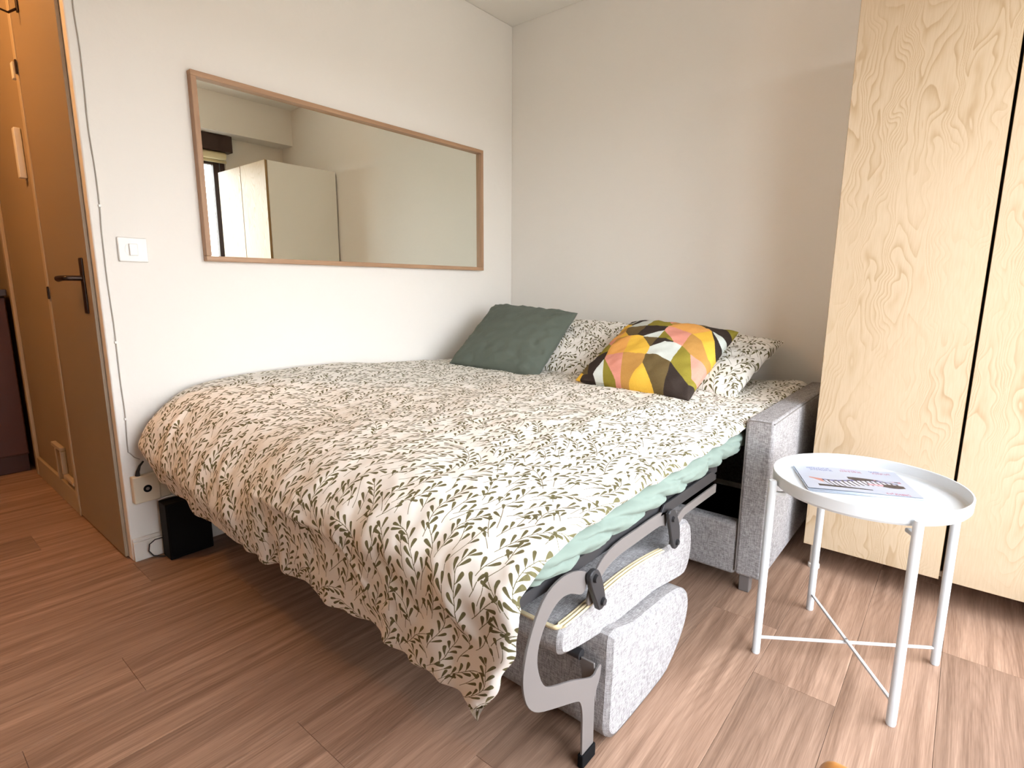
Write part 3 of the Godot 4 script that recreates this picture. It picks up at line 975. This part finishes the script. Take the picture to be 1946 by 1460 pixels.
	for k in zp.size() - 1:
		for q in 4: zs.append(zp[k].cubic_interpolate(zp[k + 1], zp[maxi(k - 1, 0)], zp[mini(k + 2, zp.size() - 1)], q / 4.0))
	zs.append(zp[-1])
	tube(mb, zs, 0.0045, 8)
	for off in [0.007, -0.007]:
		var z2 := []
		for p in zs: z2.append(p + (Vector3(-off, 0.001, 0) if p.z < -0.80 else Vector3(0, off * 0.6, off * 0.6 + 0.002)))
		tube(mb, z2, 0.0028, 6)
	part("zip", mb, M.zip, cu, "cream zip")
	mb = MB.new()
	var c2 := smooth_loop(pv([-0.934, 0.255, -0.950, 0.274, -1.00, 0.262, -1.05, 0.246, -1.11, 0.240, -1.20, 0.232, -1.27, 0.224, -1.335, 0.202, -1.362, 0.165, -1.358, 0.110, -1.315, 0.056, -1.24, 0.010, -1.17, 0.004, -1.10, 0.003, -1.00, 0.005, -0.955, 0.012, -0.931, 0.040, -0.929, 0.080, -0.932, 0.140, -0.934, 0.200]), 2)
	prism_x(mb, c2, XL + 0.36, -0.499, 0.011, true)
	part("back_cushion", mb, M.tweed, s, "grey cushion hanging down to the floor")

func mattress() -> void:
	# rounded slab with a rumpled fitted sheet; wrinkles only on the visible flank and foot
	var x0 := XL + 0.118
	var x1 := -0.528
	var z0 := -2.40
	var z1 := -0.700
	var y0 := 0.482
	var y1 := 0.545
	var mb := MB.new()
	var nz := noise(21, 3.0, 3)
	var nw := noise(22, 1.2, 2)
	var ny := 14
	var per := []
	var path := []
	var st := 0.012
	var zq := z0
	while zq < z1 - 0.02:
		path.append(Vector2(x1, zq)); zq += st
	for k in 7: path.append(Vector2(x1 - 0.02 + 0.02 * cos(k / 6.0 * PI / 2), z1 - 0.02 + 0.02 * sin(k / 6.0 * PI / 2)))
	var xq := x1 - 0.03
	while xq > x0:
		path.append(Vector2(xq, z1)); xq -= 0.05
	path.append(Vector2(x0, z1)); path.append(Vector2(x0, z0))
	var P := []
	for a in path.size():
		var p: Vector2 = path[a]
		var d: Vector2 = (path[mini(a + 1, path.size() - 1)] - path[maxi(a - 1, 0)]).normalized()
		var o := Vector2(-d.y, d.x) * -1.0
		if o.dot(p - Vector2((x0 + x1) / 2, (z0 + z1) / 2)) < 0: o = -o
		for b in ny:
			var t := float(b) / (ny - 1)
			var y := lerpf(y0, y1 - 0.022 * smoothstep(-0.85, -0.70, p.y) * smoothstep(-0.56, -0.62, p.x), t)
			var bulge := 0.012 * sin(t * PI)
			var ph := (p.y + (0.55 - t) * 0.20) * 44.0 + nw.get_noise_2d(p.y * 2.0, t) * 3.5
			var w := pow(absf(sin(ph * 0.5)), 0.5) * 0.020 * (0.35 + 0.65 * (1.0 - t)) + nz.get_noise_2d(p.y * 6.0, t * 0.8) * 0.004
			w *= smoothstep(0.0, 0.25, 1.0 - absf(t - 0.45) * 1.3)
			var roll := 0.02 * pow(maxf(0.0, (t - 0.6) / 0.4), 2.0)
			var q := p + o * (bulge + w - 0.008 - roll)
			P.append(Vector3(q.x, y, q.y))
	var N := grid_normals(P, path.size(), ny)
	for a in path.size():
		for b in ny:
			var nn := N[a * ny + b]
			var c: Vector3 = P[a * ny + b] - Vector3((x0 + x1) / 2, 0.51, (z0 + z1) / 2)
			if nn.dot(Vector3(c.x * 3.0 if absf(path[a].x - x1) < 0.03 else c.x * 0.2, 0, c.z if absf(path[a].y - z1) < 0.03 else 0.0)) < 0: nn = -nn
			mb.vert(P[a * ny + b], nn)
	for a in path.size() - 1:
		for b in ny - 1: mb.quad(a * ny + b, (a + 1) * ny + b, (a + 1) * ny + b + 1, a * ny + b + 1)
	for e in [[ny - 1, Vector3.UP], [0, Vector3.DOWN]]:
		var ring := PackedVector2Array()
		for a in path.size():
			var p: Vector3 = P[a * ny + e[0]]
			ring.append(Vector2(p.x, p.z))
		var idx := Geometry2D.triangulate_polygon(ring)
		var base := mb.v.size()
		for a in path.size(): mb.vert(P[a * ny + e[0]], e[1])
		for k in idx.size() / 3: mb.tri(base + idx[k * 3], base + idx[k * 3 + 1], base + idx[k * 3 + 2])
	solo("mattress", mb, M.sheet, "mattress in a rumpled sage green fitted sheet on the sofa bed", "mattress")

func curve(pts: Array, y: float) -> float:
	# piecewise linear, pts of [key, value] with falling keys
	if y >= pts[0][0]: return pts[0][1]
	for k in pts.size() - 1:
		if y >= pts[k + 1][0]:
			return lerpf(pts[k][1], pts[k + 1][1], smoothstep(0, 1, (pts[k][0] - y) / (pts[k][0] - pts[k + 1][0])))
	return pts[-1][1]

func duvet_top(x: float, z: float) -> float:
	var left := smoothstep(-1.55, -2.15, x)
	var lift := curve([[-0.80, 0.050], [-1.0, 0.060], [-1.35, 0.055], [-1.8, 0.022], [-2.15, 0.0]], z)
	var right := smoothstep(-0.85, -0.52, x)
	var head := smoothstep(-2.1, -2.62, z)
	return 0.590 + left * lift - right * 0.016 + head * (0.028 * right - 0.02 * (1.0 - right))

func duvet() -> void:
	var ni := 230
	var nj := 250
	var edge := [[0.563, -0.506], [0.545, -0.496], [0.52, -0.500], [0.50, -0.490], [0.475, -0.490], [0.411, -0.505], [0.328, -0.545], [0.225, -0.598]]
	var hemy := [[-0.55, 0.226], [-0.70, 0.246], [-0.93, 0.262], [-1.2, 0.262], [-1.465, 0.272], [-1.70, 0.285], [-1.95, 0.302], [-2.12, 0.335], [-2.25, 0.375]]
	var big := noise(61, 2.2, 3)
	var mid := noise(62, 7.0, 3)
	var fine := noise(63, 22.0, 2)
	var fold := noise(64, 1.6, 2)
	var P := []
	P.resize(ni * nj)
	var UV := []
	UV.resize(ni * nj)
	for a in ni:
		var s := float(a) / (ni - 1)
		var xt := lerpf(XL + 0.016, -0.506, s)          # position across the bed on top
		var ridge := smoothstep(-1.62, -1.15, xt)       # how sharp the foot edge is
		var yh := curve(hemy, lerpf(XL, -0.56, s)) + 0.006 * sin(xt * 19.0) + 0.004 * sin(xt * 43.0 + 1.0)
		var ye := duvet_top(xt, -0.95)
		var zr := lerpf(-0.590, -0.612, ridge)
		var ctl := []
		for z in [-2.63, -2.45, -2.2, -1.95, -1.7, -1.45, -1.2, -1.05]: ctl.append(Vector2(z, duvet_top(xt, z)))
		ctl.append(Vector2(-0.90, ye - lerpf(0.006, 0.0, ridge)))
		ctl.append(Vector2(-0.77, ye - lerpf(0.028, 0.006, ridge)))
		ctl.append(Vector2(-0.685, ye - lerpf(0.078, 0.026, ridge)))
		ctl.append(Vector2(-0.627, lerpf(ye - 0.130, 0.530, ridge)))
		ctl.append(Vector2(-0.598, lerpf(ye - 0.180, 0.490, ridge)))
		var yk := lerpf(ye - 0.180, 0.490, ridge)
		ctl.append(Vector2(zr + 0.004, lerpf(yk, yh, 0.3)))
		ctl.append(Vector2(zr - 0.006, lerpf(yk, yh, 0.65)))
		ctl.append(Vector2(zr - 0.012, yh))
		var line := []
		for k in ctl.size() - 1:
			for q in 10:
				line.append(ctl[k].cubic_interpolate(ctl[k + 1], ctl[maxi(k - 1, 0)], ctl[mini(k + 2, ctl.size() - 1)], q / 10.0))
		line.append(ctl[-1])
		var acc := PackedFloat32Array()
		acc.append(0.0)
		for k in line.size() - 1: acc.append(acc[k] + line[k].distance_to(line[k + 1]))
		var total := acc[acc.size() - 1]
		var k := 0
		for b in nj:
			var t := float(b) / (nj - 1)
			# more points towards the foot
			var want := total * (t * 0.55 + 0.45 * (1.0 - (1.0 - t) * (1.0 - t)))
			while k < line.size() - 2 and acc[k + 1] < want: k += 1
			var p: Vector2 = line[k].lerp(line[k + 1], clampf((want - acc[k]) / maxf(acc[k + 1] - acc[k], 1e-6), 0, 1))
			var hang := smoothstep(-0.72, -0.62, p.x)
			var xr := lerpf(-0.506, curve(edge, p.y), hang)
			var xl := lerpf(XL + 0.016, XL + 0.03 + 0.05 * smoothstep(0.5, 0.34, p.y), hang)
			P[a * nj + b] = Vector3(lerpf(xl, xr, s), p.y, p.x)
			UV[a * nj + b] = Vector2(xt, want)
	var N := grid_normals(P, ni, nj)
	var O := []
	O.resize(ni * nj)
	var Q := []
	Q.resize(ni * nj)
	var w := 0.018
	for a in ni:
		for b in nj:
			var id := a * nj + b
			var nn := -N[id]
			var uv: Vector2 = UV[id]
			var hang := smoothstep(-0.75, -0.62, P[id].z)
			var disp := (big.get_noise_2d(uv.x, uv.y) * 0.008 + 0.002) + mid.get_noise_2d(uv.x, uv.y) * 0.0045 + fine.get_noise_2d(uv.x, uv.y) * 0.0012
			# soft folds that run down the hanging foot end
			disp += hang * (fold.get_noise_2d(uv.x * 5.0, uv.y * 0.8) * 0.008)
			# a few pulled creases
			for c in CREASES:
				var d := Geometry2D.get_closest_point_to_segment(uv, c[0], c[1])
				var e := d.distance_to(uv)
				var along: float = (d - c[0]).length() / (c[1] - c[0]).length()
				disp += c[2] * exp(-e * e / (c[3] * c[3])) * sin(along * PI)
			if P[id].x < XL + 0.06: disp *= 0.3
			# puckers at the stitched edges
			var er: float = (-0.506 - uv.x)
			var eb := (float(nj - 1 - b) / (nj - 1)) * 0.9
			disp += 0.004 * exp(-er * 30.0) * sin(uv.y * 46.0) * (1.0 - hang * 0.3)
			disp += 0.007 * exp(-eb * 26.0) * sin(uv.x * 41.0 + 3.0 * sin(uv.x * 9.0))
			var kr := clampf(1.0 - er / 0.05, 0.0, 1.0)
			var kb := clampf(1.0 - eb / 0.05, 0.0, 1.0)
			var kl := clampf(1.0 - (uv.x - XL - 0.016) / 0.05, 0.0, 1.0)
			var kh := clampf(1.0 - float(b) / (nj - 1) / 0.02, 0.0, 1.0)
			var kk := minf(1.0, sqrt(kr * kr + kb * kb + kl * kl + kh * kh))
			var roll := w * (1.0 - sqrt(maxf(0.0, 1.0 - kk * kk)))
			O[id] = P[id] + nn * (disp - roll)
			Q[id] = P[id] + nn * (disp * (kk * 0.9 + 0.1) - 2.0 * w + roll) if kk < 1.0 else O[id]
	var mb := MB.new()
	var NO := grid_normals(O, ni, nj)
	var NQ := grid_normals(Q, ni, nj)
	for a in ni:
		for b in nj:
			var id := a * nj + b
			var uv: Vector2 = UV[id]
			mb.vert(O[id], -NO[id], Vector2(uv.x + 3.0, uv.y))
	for a in ni - 1:
		for b in nj - 1: mb.quad(a * nj + b, (a + 1) * nj + b, (a + 1) * nj + b + 1, a * nj + b + 1)
	var base := mb.v.size()
	for a in ni:
		for b in nj:
			var id := a * nj + b
			var uv: Vector2 = UV[id]
			mb.vert(Q[id], NQ[id], Vector2(uv.x + 3.21, uv.y + 0.17))
	for a in ni - 1:
		for b in nj - 1: mb.quad(base + a * nj + b, base + (a + 1) * nj + b, base + (a + 1) * nj + b + 1, base + a * nj + b + 1)
	solo("duvet", mb, M.linen, "white duvet printed with olive leaf sprigs, spread over the bed and hanging at its foot", "duvet")

const CREASES := [
	[Vector2(-1.45, 2.06), Vector2(-0.98, 2.09), 0.009, 0.009],
	[Vector2(-1.02, 2.06), Vector2(-0.86, 2.20), 0.007, 0.009],
	[Vector2(-0.90, 2.03), Vector2(-0.70, 2.19), -0.008, 0.016],
	[Vector2(-0.72, 2.02), Vector2(-0.55, 2.18), 0.009, 0.018],
	[Vector2(-0.66, 2.10), Vector2(-0.60, 2.32), -0.010, 0.020],
	[Vector2(-1.7, 1.95), Vector2(-1.45, 2.2), 0.006, 0.02],
	[Vector2(-2.05, 1.9), Vector2(-1.95, 2.2), 0.007, 0.02],
	[Vector2(-1.5, 1.2), Vector2(-0.9, 1.35), 0.004, 0.03],
	[Vector2(-1.1, 0.9), Vector2(-0.6, 1.1), -0.004, 0.03],
]

# a stuffed square cushion: w x h, thickness th, front face towards +z
func pillow_mesh(w: float, h: float, th: float, sd: int, uvs: Vector2, metres: bool, ear := 0.05, rumple := 0.006) -> MB:
	var n := 56
	var mb := MB.new()
	var nz := noise(sd, 4.0, 3)
	var nf := noise(sd + 1, 11.0, 2)
	for side in [1.0, -1.0]:
		var P := []
		for a in n + 1:
			for b in n + 1:
				var s := sin((float(a) / n * 2.0 - 1.0) * PI / 2.0)
				var t := sin((float(b) / n * 2.0 - 1.0) * PI / 2.0)
				var body := pow(maxf(0.0, (1.0 - s * s) * (1.0 - t * t)), 0.42)
				var x := s * w / 2 * (1.0 - ear * (1.0 - t * t) * s * s)
				var y := t * h / 2 * (1.0 - ear * (1.0 - s * s) * t * t)
				var z: float = side * th / 2 * body
				var d := nz.get_noise_2d(x * 3.0 + 5.0 * side, y * 3.0) * rumple + nf.get_noise_2d(x + 7.0 * side, y) * rumple * 0.35
				# pull lines towards the corners
				var cr := absf(s * t)
				d += sin(atan2(y, x) * 13.0 + nz.get_noise_2d(x, y) * 4.0) * rumple * 0.5 * cr
				z += side * d * minf(1.0, body * 3.0)
				P.append(Vector3(x, y, z))
		var N := grid_normals(P, n + 1, n + 1)
		var base := mb.v.size()
		for a in n + 1:
			for b in n + 1:
				var id := a * (n + 1) + b
				var p: Vector3 = P[id]
				var nn: Vector3 = N[id] * side
				if nn.z * side < 0: nn = -nn
				if a == 0 or b == 0 or a == n or b == n: nn = (nn + Vector3(p.x, p.y, 0).normalized() * 2.0).normalized()
				var uv := Vector2(p.x + uvs.x, -p.y + uvs.y) if metres else Vector2(p.x / w + 0.5, 0.5 - p.y / h)
				mb.vert(p, nn, uv)
		for a in n:
			for b in n:
				var o := base + a * (n + 1) + b
				mb.quad(o, o + n + 1, o + n + 2, o + 1)
	return mb

func pillows() -> void:
	var o := solo("cushion", pillow_mesh(0.50, 0.50, 0.15, 71, Vector2.ZERO, false, 0.035, 0.010), M.velvet, "plain dark sage green velvet cushion", "cushion", Vector3(-1.775, 0.735, -2.155), "cushions on the bed")
	o.basis = Basis.from_euler(Vector3(-0.964, 0.271, -0.119))
	o = solo("cushion", pillow_mesh(0.50, 0.50, 0.165, 81, Vector2.ZERO, false, 0.05, 0.007), M.facets, "cushion with a yellow, pink, olive and black faceted print", "cushion", Vector3(-0.995, 0.708, -2.15), "cushions on the bed")
	o.basis = Basis.from_euler(Vector3(-1.101, 0.048, -0.084))
	o = solo("pillow", pillow_mesh(0.62, 0.54, 0.20, 91, Vector2(0.1, 0.3), true, 0.05, 0.010), M.linen, "leaf-print pillow propped behind the plain green cushion", "pillow", Vector3(-1.60, 0.672, -2.37), "bed pillows")
	o.basis = Basis.from_euler(Vector3(-1.13, 0.10, 0.0))
	o = solo("pillow", pillow_mesh(0.62, 0.52, 0.16, 95, Vector2(0.4, 0.7), true, 0.05, 0.010), M.linen, "leaf-print pillow lying behind the faceted cushion", "pillow", Vector3(-0.945, 0.672, -2.40), "bed pillows")
	o.basis = Basis.from_euler(Vector3(-1.22, -0.08, 0.0))

# ------------------------------------------------------------------ smaller things
func bar(a: Vector3, b: Vector3, along: int) -> MB:
	# wooden bar with the grain (v) along the given axis
	var mb := MB.new()
	rbox(mb, (a + b) / 2.0, (b - a).abs(), 0.0015, 1)
	for k in mb.v.size():
		var p := mb.v[k]
		var rest := p
		rest[along] = 0.0
		mb.t[k] = Vector2(rest.x + rest.y * 0.7 + rest.z * 0.4, p[along])
	return mb

func wall_mirror() -> void:
	var z0 := -2.402
	var z1 := -0.882
	var y0 := 1.083
	var y1 := 1.744
	var m := thing("wall_mirror", "long oak-framed mirror hung on the white wall above the bed", "mirror", Vector3(XL, 0, 0))
	var f := 0.019
	var d := 0.032
	part("frame_rail", bar(Vector3(0.0005, y1 - f, z0), Vector3(d, y1, z1), 2), M.frame_oak, m)
	part("frame_rail", bar(Vector3(0.0005, y0, z0), Vector3(d, y0 + f, z1), 2), M.frame_oak, m)
	part("frame_stile", bar(Vector3(0.0005, y0 + f + 0.0003, z0), Vector3(d, y1 - f - 0.0003, z0 + f), 1), M.frame_oak, m)
	part("frame_stile", bar(Vector3(0.0005, y0 + f + 0.0003, z1 - f), Vector3(d, y1 - f - 0.0003, z1), 1), M.frame_oak, m)
	part("glass", slab(Vector3(0.004, y0 + f, z0 + f), Vector3(0.012, y1 - f, z1 - f), 0.0), M.mirror, m)

func tray_table() -> void:
	var c := Vector3(-0.156, 0, -1.617)
	var t := thing("tray_table", "small round white metal tray table in front of the wardrobe", "table", c)
	var feet := [Vector2(-0.349, -1.486), Vector2(-0.281, -1.812), Vector2(0.036, -1.748), Vector2(-0.031, -1.421)]
	var mb := MB.new()
	var r := 0.216
	lathe(mb, Vector3(0, 0.480, 0), [Vector2(0.0, 0.0), Vector2(r - 0.010, 0.0), Vector2(r - 0.004, 0.002), Vector2(r, 0.008), Vector2(r + 0.001, 0.034), Vector2(r, 0.036), Vector2(r - 0.003, 0.036), Vector2(r - 0.004, 0.034), Vector2(r - 0.005, 0.010), Vector2(r - 0.009, 0.0045), Vector2(r - 0.014, 0.003), Vector2(0.0, 0.003)], 72)
	part("tray", mb, M.white_metal, t)
	mb = MB.new()
	tube(mb, ring(r - 0.060, 0.4735), 0.006, 8, false)
	part("support_ring", mb, M.white_metal, t)
	for k in 4:
		var f := Vector3(feet[k].x, 0, feet[k].y) - c
		var top := f * 0.985 + Vector3(0, 0.498, 0)
		mb = MB.new()
		tube(mb, [f + Vector3(0, 0.0005, 0), f + Vector3(0, 0.004, 0), top, top + Vector3(0, 0.004, 0)], [0.0095, 0.0105, 0.0105, 0.0085], 16)
		var l := part("leg", mb, M.white_metal, t)
		var inw := -Vector3(f.x, 0, f.z).normalized()
		mb = MB.new()
		rbox(mb, f * 0.985 + inw * 0.020 + Vector3(0, 0.466, 0), Vector3(0.030, 0.010, 0.014), 0.003, 1, Basis(Vector3.UP, atan2(-inw.z, inw.x)))
		part("bracket", mb, M.white_metal, l)
	for k in 2:
		var a := Vector3(feet[k].x, 0.048 + k * 0.0068, feet[k].y) - c
		var b := Vector3(feet[k + 2].x, 0.048 + k * 0.0068, feet[k + 2].y) - c
		var d := (b - a).normalized()
		mb = MB.new()
		rbox(mb, (a + b) / 2, Vector3(a.distance_to(b) - 0.019, 0.0065, 0.0085), 0.002, 1, Basis(Vector3.UP, atan2(-d.z, d.x)))
		part("cross_bar", mb, M.white_metal, t)
	mb = MB.new()
	tube(mb, [Vector3(0, 0.0582, 0), Vector3(0, 0.0595, 0)], 0.003, 10)
	part("screw", mb, M.metal_grey, t)

func ring(r: float, y: float) -> Array:
	var o := []
	for k in 61: o.append(Vector3(cos(TAU * k / 60) * r, y, sin(TAU * k / 60) * r))
	return o

func magazine() -> void:
	# corners on the tray: left-back, left-front, right-front, right-back
	var q := [Vector2(-0.345, -1.695), Vector2(-0.268, -1.520), Vector2(-0.035, -1.632), Vector2(-0.112, -1.812)]
	var c := Vector3(-0.19, 0.4835, -1.665)
	var m := thing("magazine", "glossy magazine lying flat on the round white tray", "magazine", c)
	var n := 14
	var sheet := func(y: float, shift: Vector2, curl: float, th: float) -> MB:
		var mb := MB.new()
		var P := []
		for a in n + 1:
			for b in n + 1:
				var s := float(a) / n
				var t := float(b) / n
				var p: Vector2 = q[0].lerp(q[3], s).lerp(q[1].lerp(q[2], s), t) + shift
				P.append(Vector3(p.x - c.x, y + curl * (1.0 - s) * (1.0 - s) + 0.0008 * sin(s * 5.0), p.y - c.z))
		var N := grid_normals(P, n + 1, n + 1)
		for sd in [1.0, -1.0]:
			var base := mb.v.size()
			for a in n + 1:
				for b in n + 1:
					var k := a * (n + 1) + b
					var nn := N[k] if N[k].y * sd > 0 else -N[k]
					mb.vert(P[k] - Vector3(0, th if sd < 0 else 0.0, 0), nn, Vector2(float(a) / n, float(b) / n))
			for a in n:
				for b in n:
					var o := base + a * (n + 1) + b
					mb.quad(o, o + n + 1, o + n + 2, o + 1)
		# rim
		var rim := []
		for a in n + 1: rim.append(a * (n + 1))
		for b in n + 1: rim.append(n * (n + 1) + b)
		for a in n + 1: rim.append((n - a) * (n + 1) + n)
		for b in n + 1: rim.append(n - b)
		for k in rim.size() - 1:
			var p0: Vector3 = P[rim[k]]
			var p1: Vector3 = P[rim[k + 1]]
			if p0.distance_to(p1) < 1e-6: continue
			var nn := Vector3(p0.x, 0, p0.z).normalized()
			mb.quad(mb.vert(p0, nn), mb.vert(p1, nn), mb.vert(p1 - Vector3(0, th, 0), nn), mb.vert(p0 - Vector3(0, th, 0), nn))
		return mb
	part("back_cover", sheet.call(0.0010, Vector2(0.004, 0.004), 0.0, 0.0006), M.paper, m)
	part("pages", sheet.call(0.0052, Vector2(0.001, 0.002), 0.0, 0.0038), M.paper, m)
	part("front_cover", sheet.call(0.0068, Vector2.ZERO, 0.002, 0.0005), M.cover, m, "cover with a figure in black and white stripes")

func armchair() -> void:
	# wooden armchair by the window; only the end of its far armrest reaches into the picture
	var ch := thing("wooden_armchair", "amber wooden armchair by the window, only its rounded armrest end in view", "chair", Vector3(0.17, 0, -0.21))
	var arm := func(z: float) -> MB:
		var mb := MB.new()
		rbox(mb, Vector3(-0.022, 0.607, z), Vector3(0.40, 0.030, 0.044), 0.012, 4)
		for k in mb.v.size(): mb.t[k] = Vector2(mb.v[k].z + mb.v[k].y, mb.v[k].x)
		return mb
	for z in [-0.238, 0.238]:
		part("armrest", arm.call(z), M.amber_wood, ch)
		for x in [-0.13, 0.14]:
			var mb := MB.new()
			tube(mb, [Vector3(x, 0, z), Vector3(x, 0.5915, z)], [0.014, 0.017], 14)
			part("leg", mb, M.amber_wood, ch)
	part("seat", slab(Vector3(-0.16, 0.36, -0.22), Vector3(0.17, 0.40, 0.22), 0.012, 3), M.amber_wood, ch)
	part("backrest", slab(Vector3(0.155, 0.52, -0.218), Vector3(0.18, 0.70, 0.218), 0.01, 3), M.amber_wood, ch)

func wall_things() -> void:
	var mb: MB
	# light switch
	var s := thing("light_switch", "square white light switch on the wall beside the mirror", "switch", Vector3(XL, 1.113, -0.654))
	part("plate", slab(Vector3(0.0003, -0.041, -0.044), Vector3(0.010, 0.041, 0.044), 0.004, 2), M.plastic, s)
	mb = MB.new()
	tube(mb, [Vector3(0.0102, 0, 0), Vector3(0.0112, 0, 0)], 0.025, 32)
	part("bezel", mb, M.plastic, s)
	part("rocker", slab(Vector3(0.0113, -0.020, -0.013), Vector3(0.017, 0.020, 0.013), 0.004, 3), M.plastic, s)
	# thin cable down the wall
	mb = MB.new()
	var path := []
	var nz := noise(15, 1.3, 2)
	var y := HC - 0.001
	while y > 0.40:
		path.append(Vector3(XL + 0.003, y, -0.571 + nz.get_noise_1d(y * 2.0) * 0.006)); y -= 0.03
	path.append(Vector3(XL + 0.003, 0.405, -0.574)); path.append(Vector3(XL + 0.008, 0.388, -0.585)); path.append(Vector3(XL + 0.012, 0.378, -0.60))
	tube(mb, path, 0.0019, 6)
	var cab := thing("wall_cable", "thin pale cable running down the white wall beside the door", "cable")
	part("wire", mb, M.cable_white, cab)
	for cy in [1.25, 0.80, 0.53]:
		mb = MB.new()
		rbox(mb, Vector3(XL + 0.003, cy, -0.571 + nz.get_noise_1d(cy * 2.0) * 0.006), Vector3(0.006, 0.008, 0.009), 0.001)
		part("clip", mb, M.plastic, cab)
	# socket box with a round dark badge
	var b := thing("socket_box", "cream socket box with a round dark badge low on the wall", "socket", Vector3(XL, 0.270, -0.606))
	part("body", slab(Vector3(0.0003, -0.050, -0.042), Vector3(0.030, 0.050, 0.042), 0.005, 2), M.cream, b)
	mb = MB.new()
	tube(mb, [Vector3(0.0302, 0.0, -0.002), Vector3(0.0315, 0.0, -0.002)], 0.0135, 28)
	part("badge", mb, M.black, b)
	mb = MB.new()
	tube(mb, [Vector3(0.0317, 0.0, -0.002), Vector3(0.0322, 0.0, -0.002)], 0.006, 16)
	part("badge_centre", mb, M.metal_grey, b)
	mb = MB.new()
	rbox(mb, Vector3(0.013, -0.012, -0.060), Vector3(0.024, 0.07, 0.034), 0.004, 2)
	part("side_module", mb, M.cream, b)
	mb = MB.new()
	tube(mb, [Vector3(XL + 0.018, 0.3205, -0.585), Vector3(XL + 0.018, 0.336, -0.587), Vector3(XL + 0.02, 0.356, -0.594), Vector3(XL + 0.024, 0.372, -0.606)], [0.008, 0.006, 0.004, 0.003], 10)
	solo("power_plug", mb, M.cable_black, "short black plug and lead rising from the socket box", "plug")
	# black box on the floor
	var bx := thing("media_box", "upright black electronics box on the floor against the skirting board", "electronics", Vector3(-2.178, 0, -0.71))
	mb = MB.new()
	rbox(mb, Vector3(0, 0.108, 0), Vector3(0.070, 0.214, 0.150), 0.004, 2)
	part("case", mb, M.black, bx)
	part("front_grille", slab(Vector3(0.0352, 0.012, -0.068), Vector3(0.038, 0.204, 0.068), 0.001), M.rubber, bx)
	mb = MB.new()
	tube(mb, [Vector3(-2.20, 0.075, -0.634), Vector3(-2.205, 0.074, -0.61), Vector3(-2.21, 0.060, -0.592), Vector3(-2.21, 0.035, -0.588), Vector3(-2.205, 0.014, -0.600), Vector3(-2.20, 0.006, -0.620), Vector3(-2.19, 0.005, -0.634)], 0.0022, 8)
	solo("power_lead", mb, M.cable_black, "thin black lead looping beside the black box", "cable")
	mb = MB.new()
	tube(mb, [Vector3(-2.226, 0.212, -0.64), Vector3(-2.205, 0.224, -0.665), Vector3(-2.19, 0.226, -0.69), Vector3(-2.182, 0.2185, -0.71)], 0.003, 8)
	solo("white_lead", mb, M.plastic, "short white lead between socket box and black box", "cable")
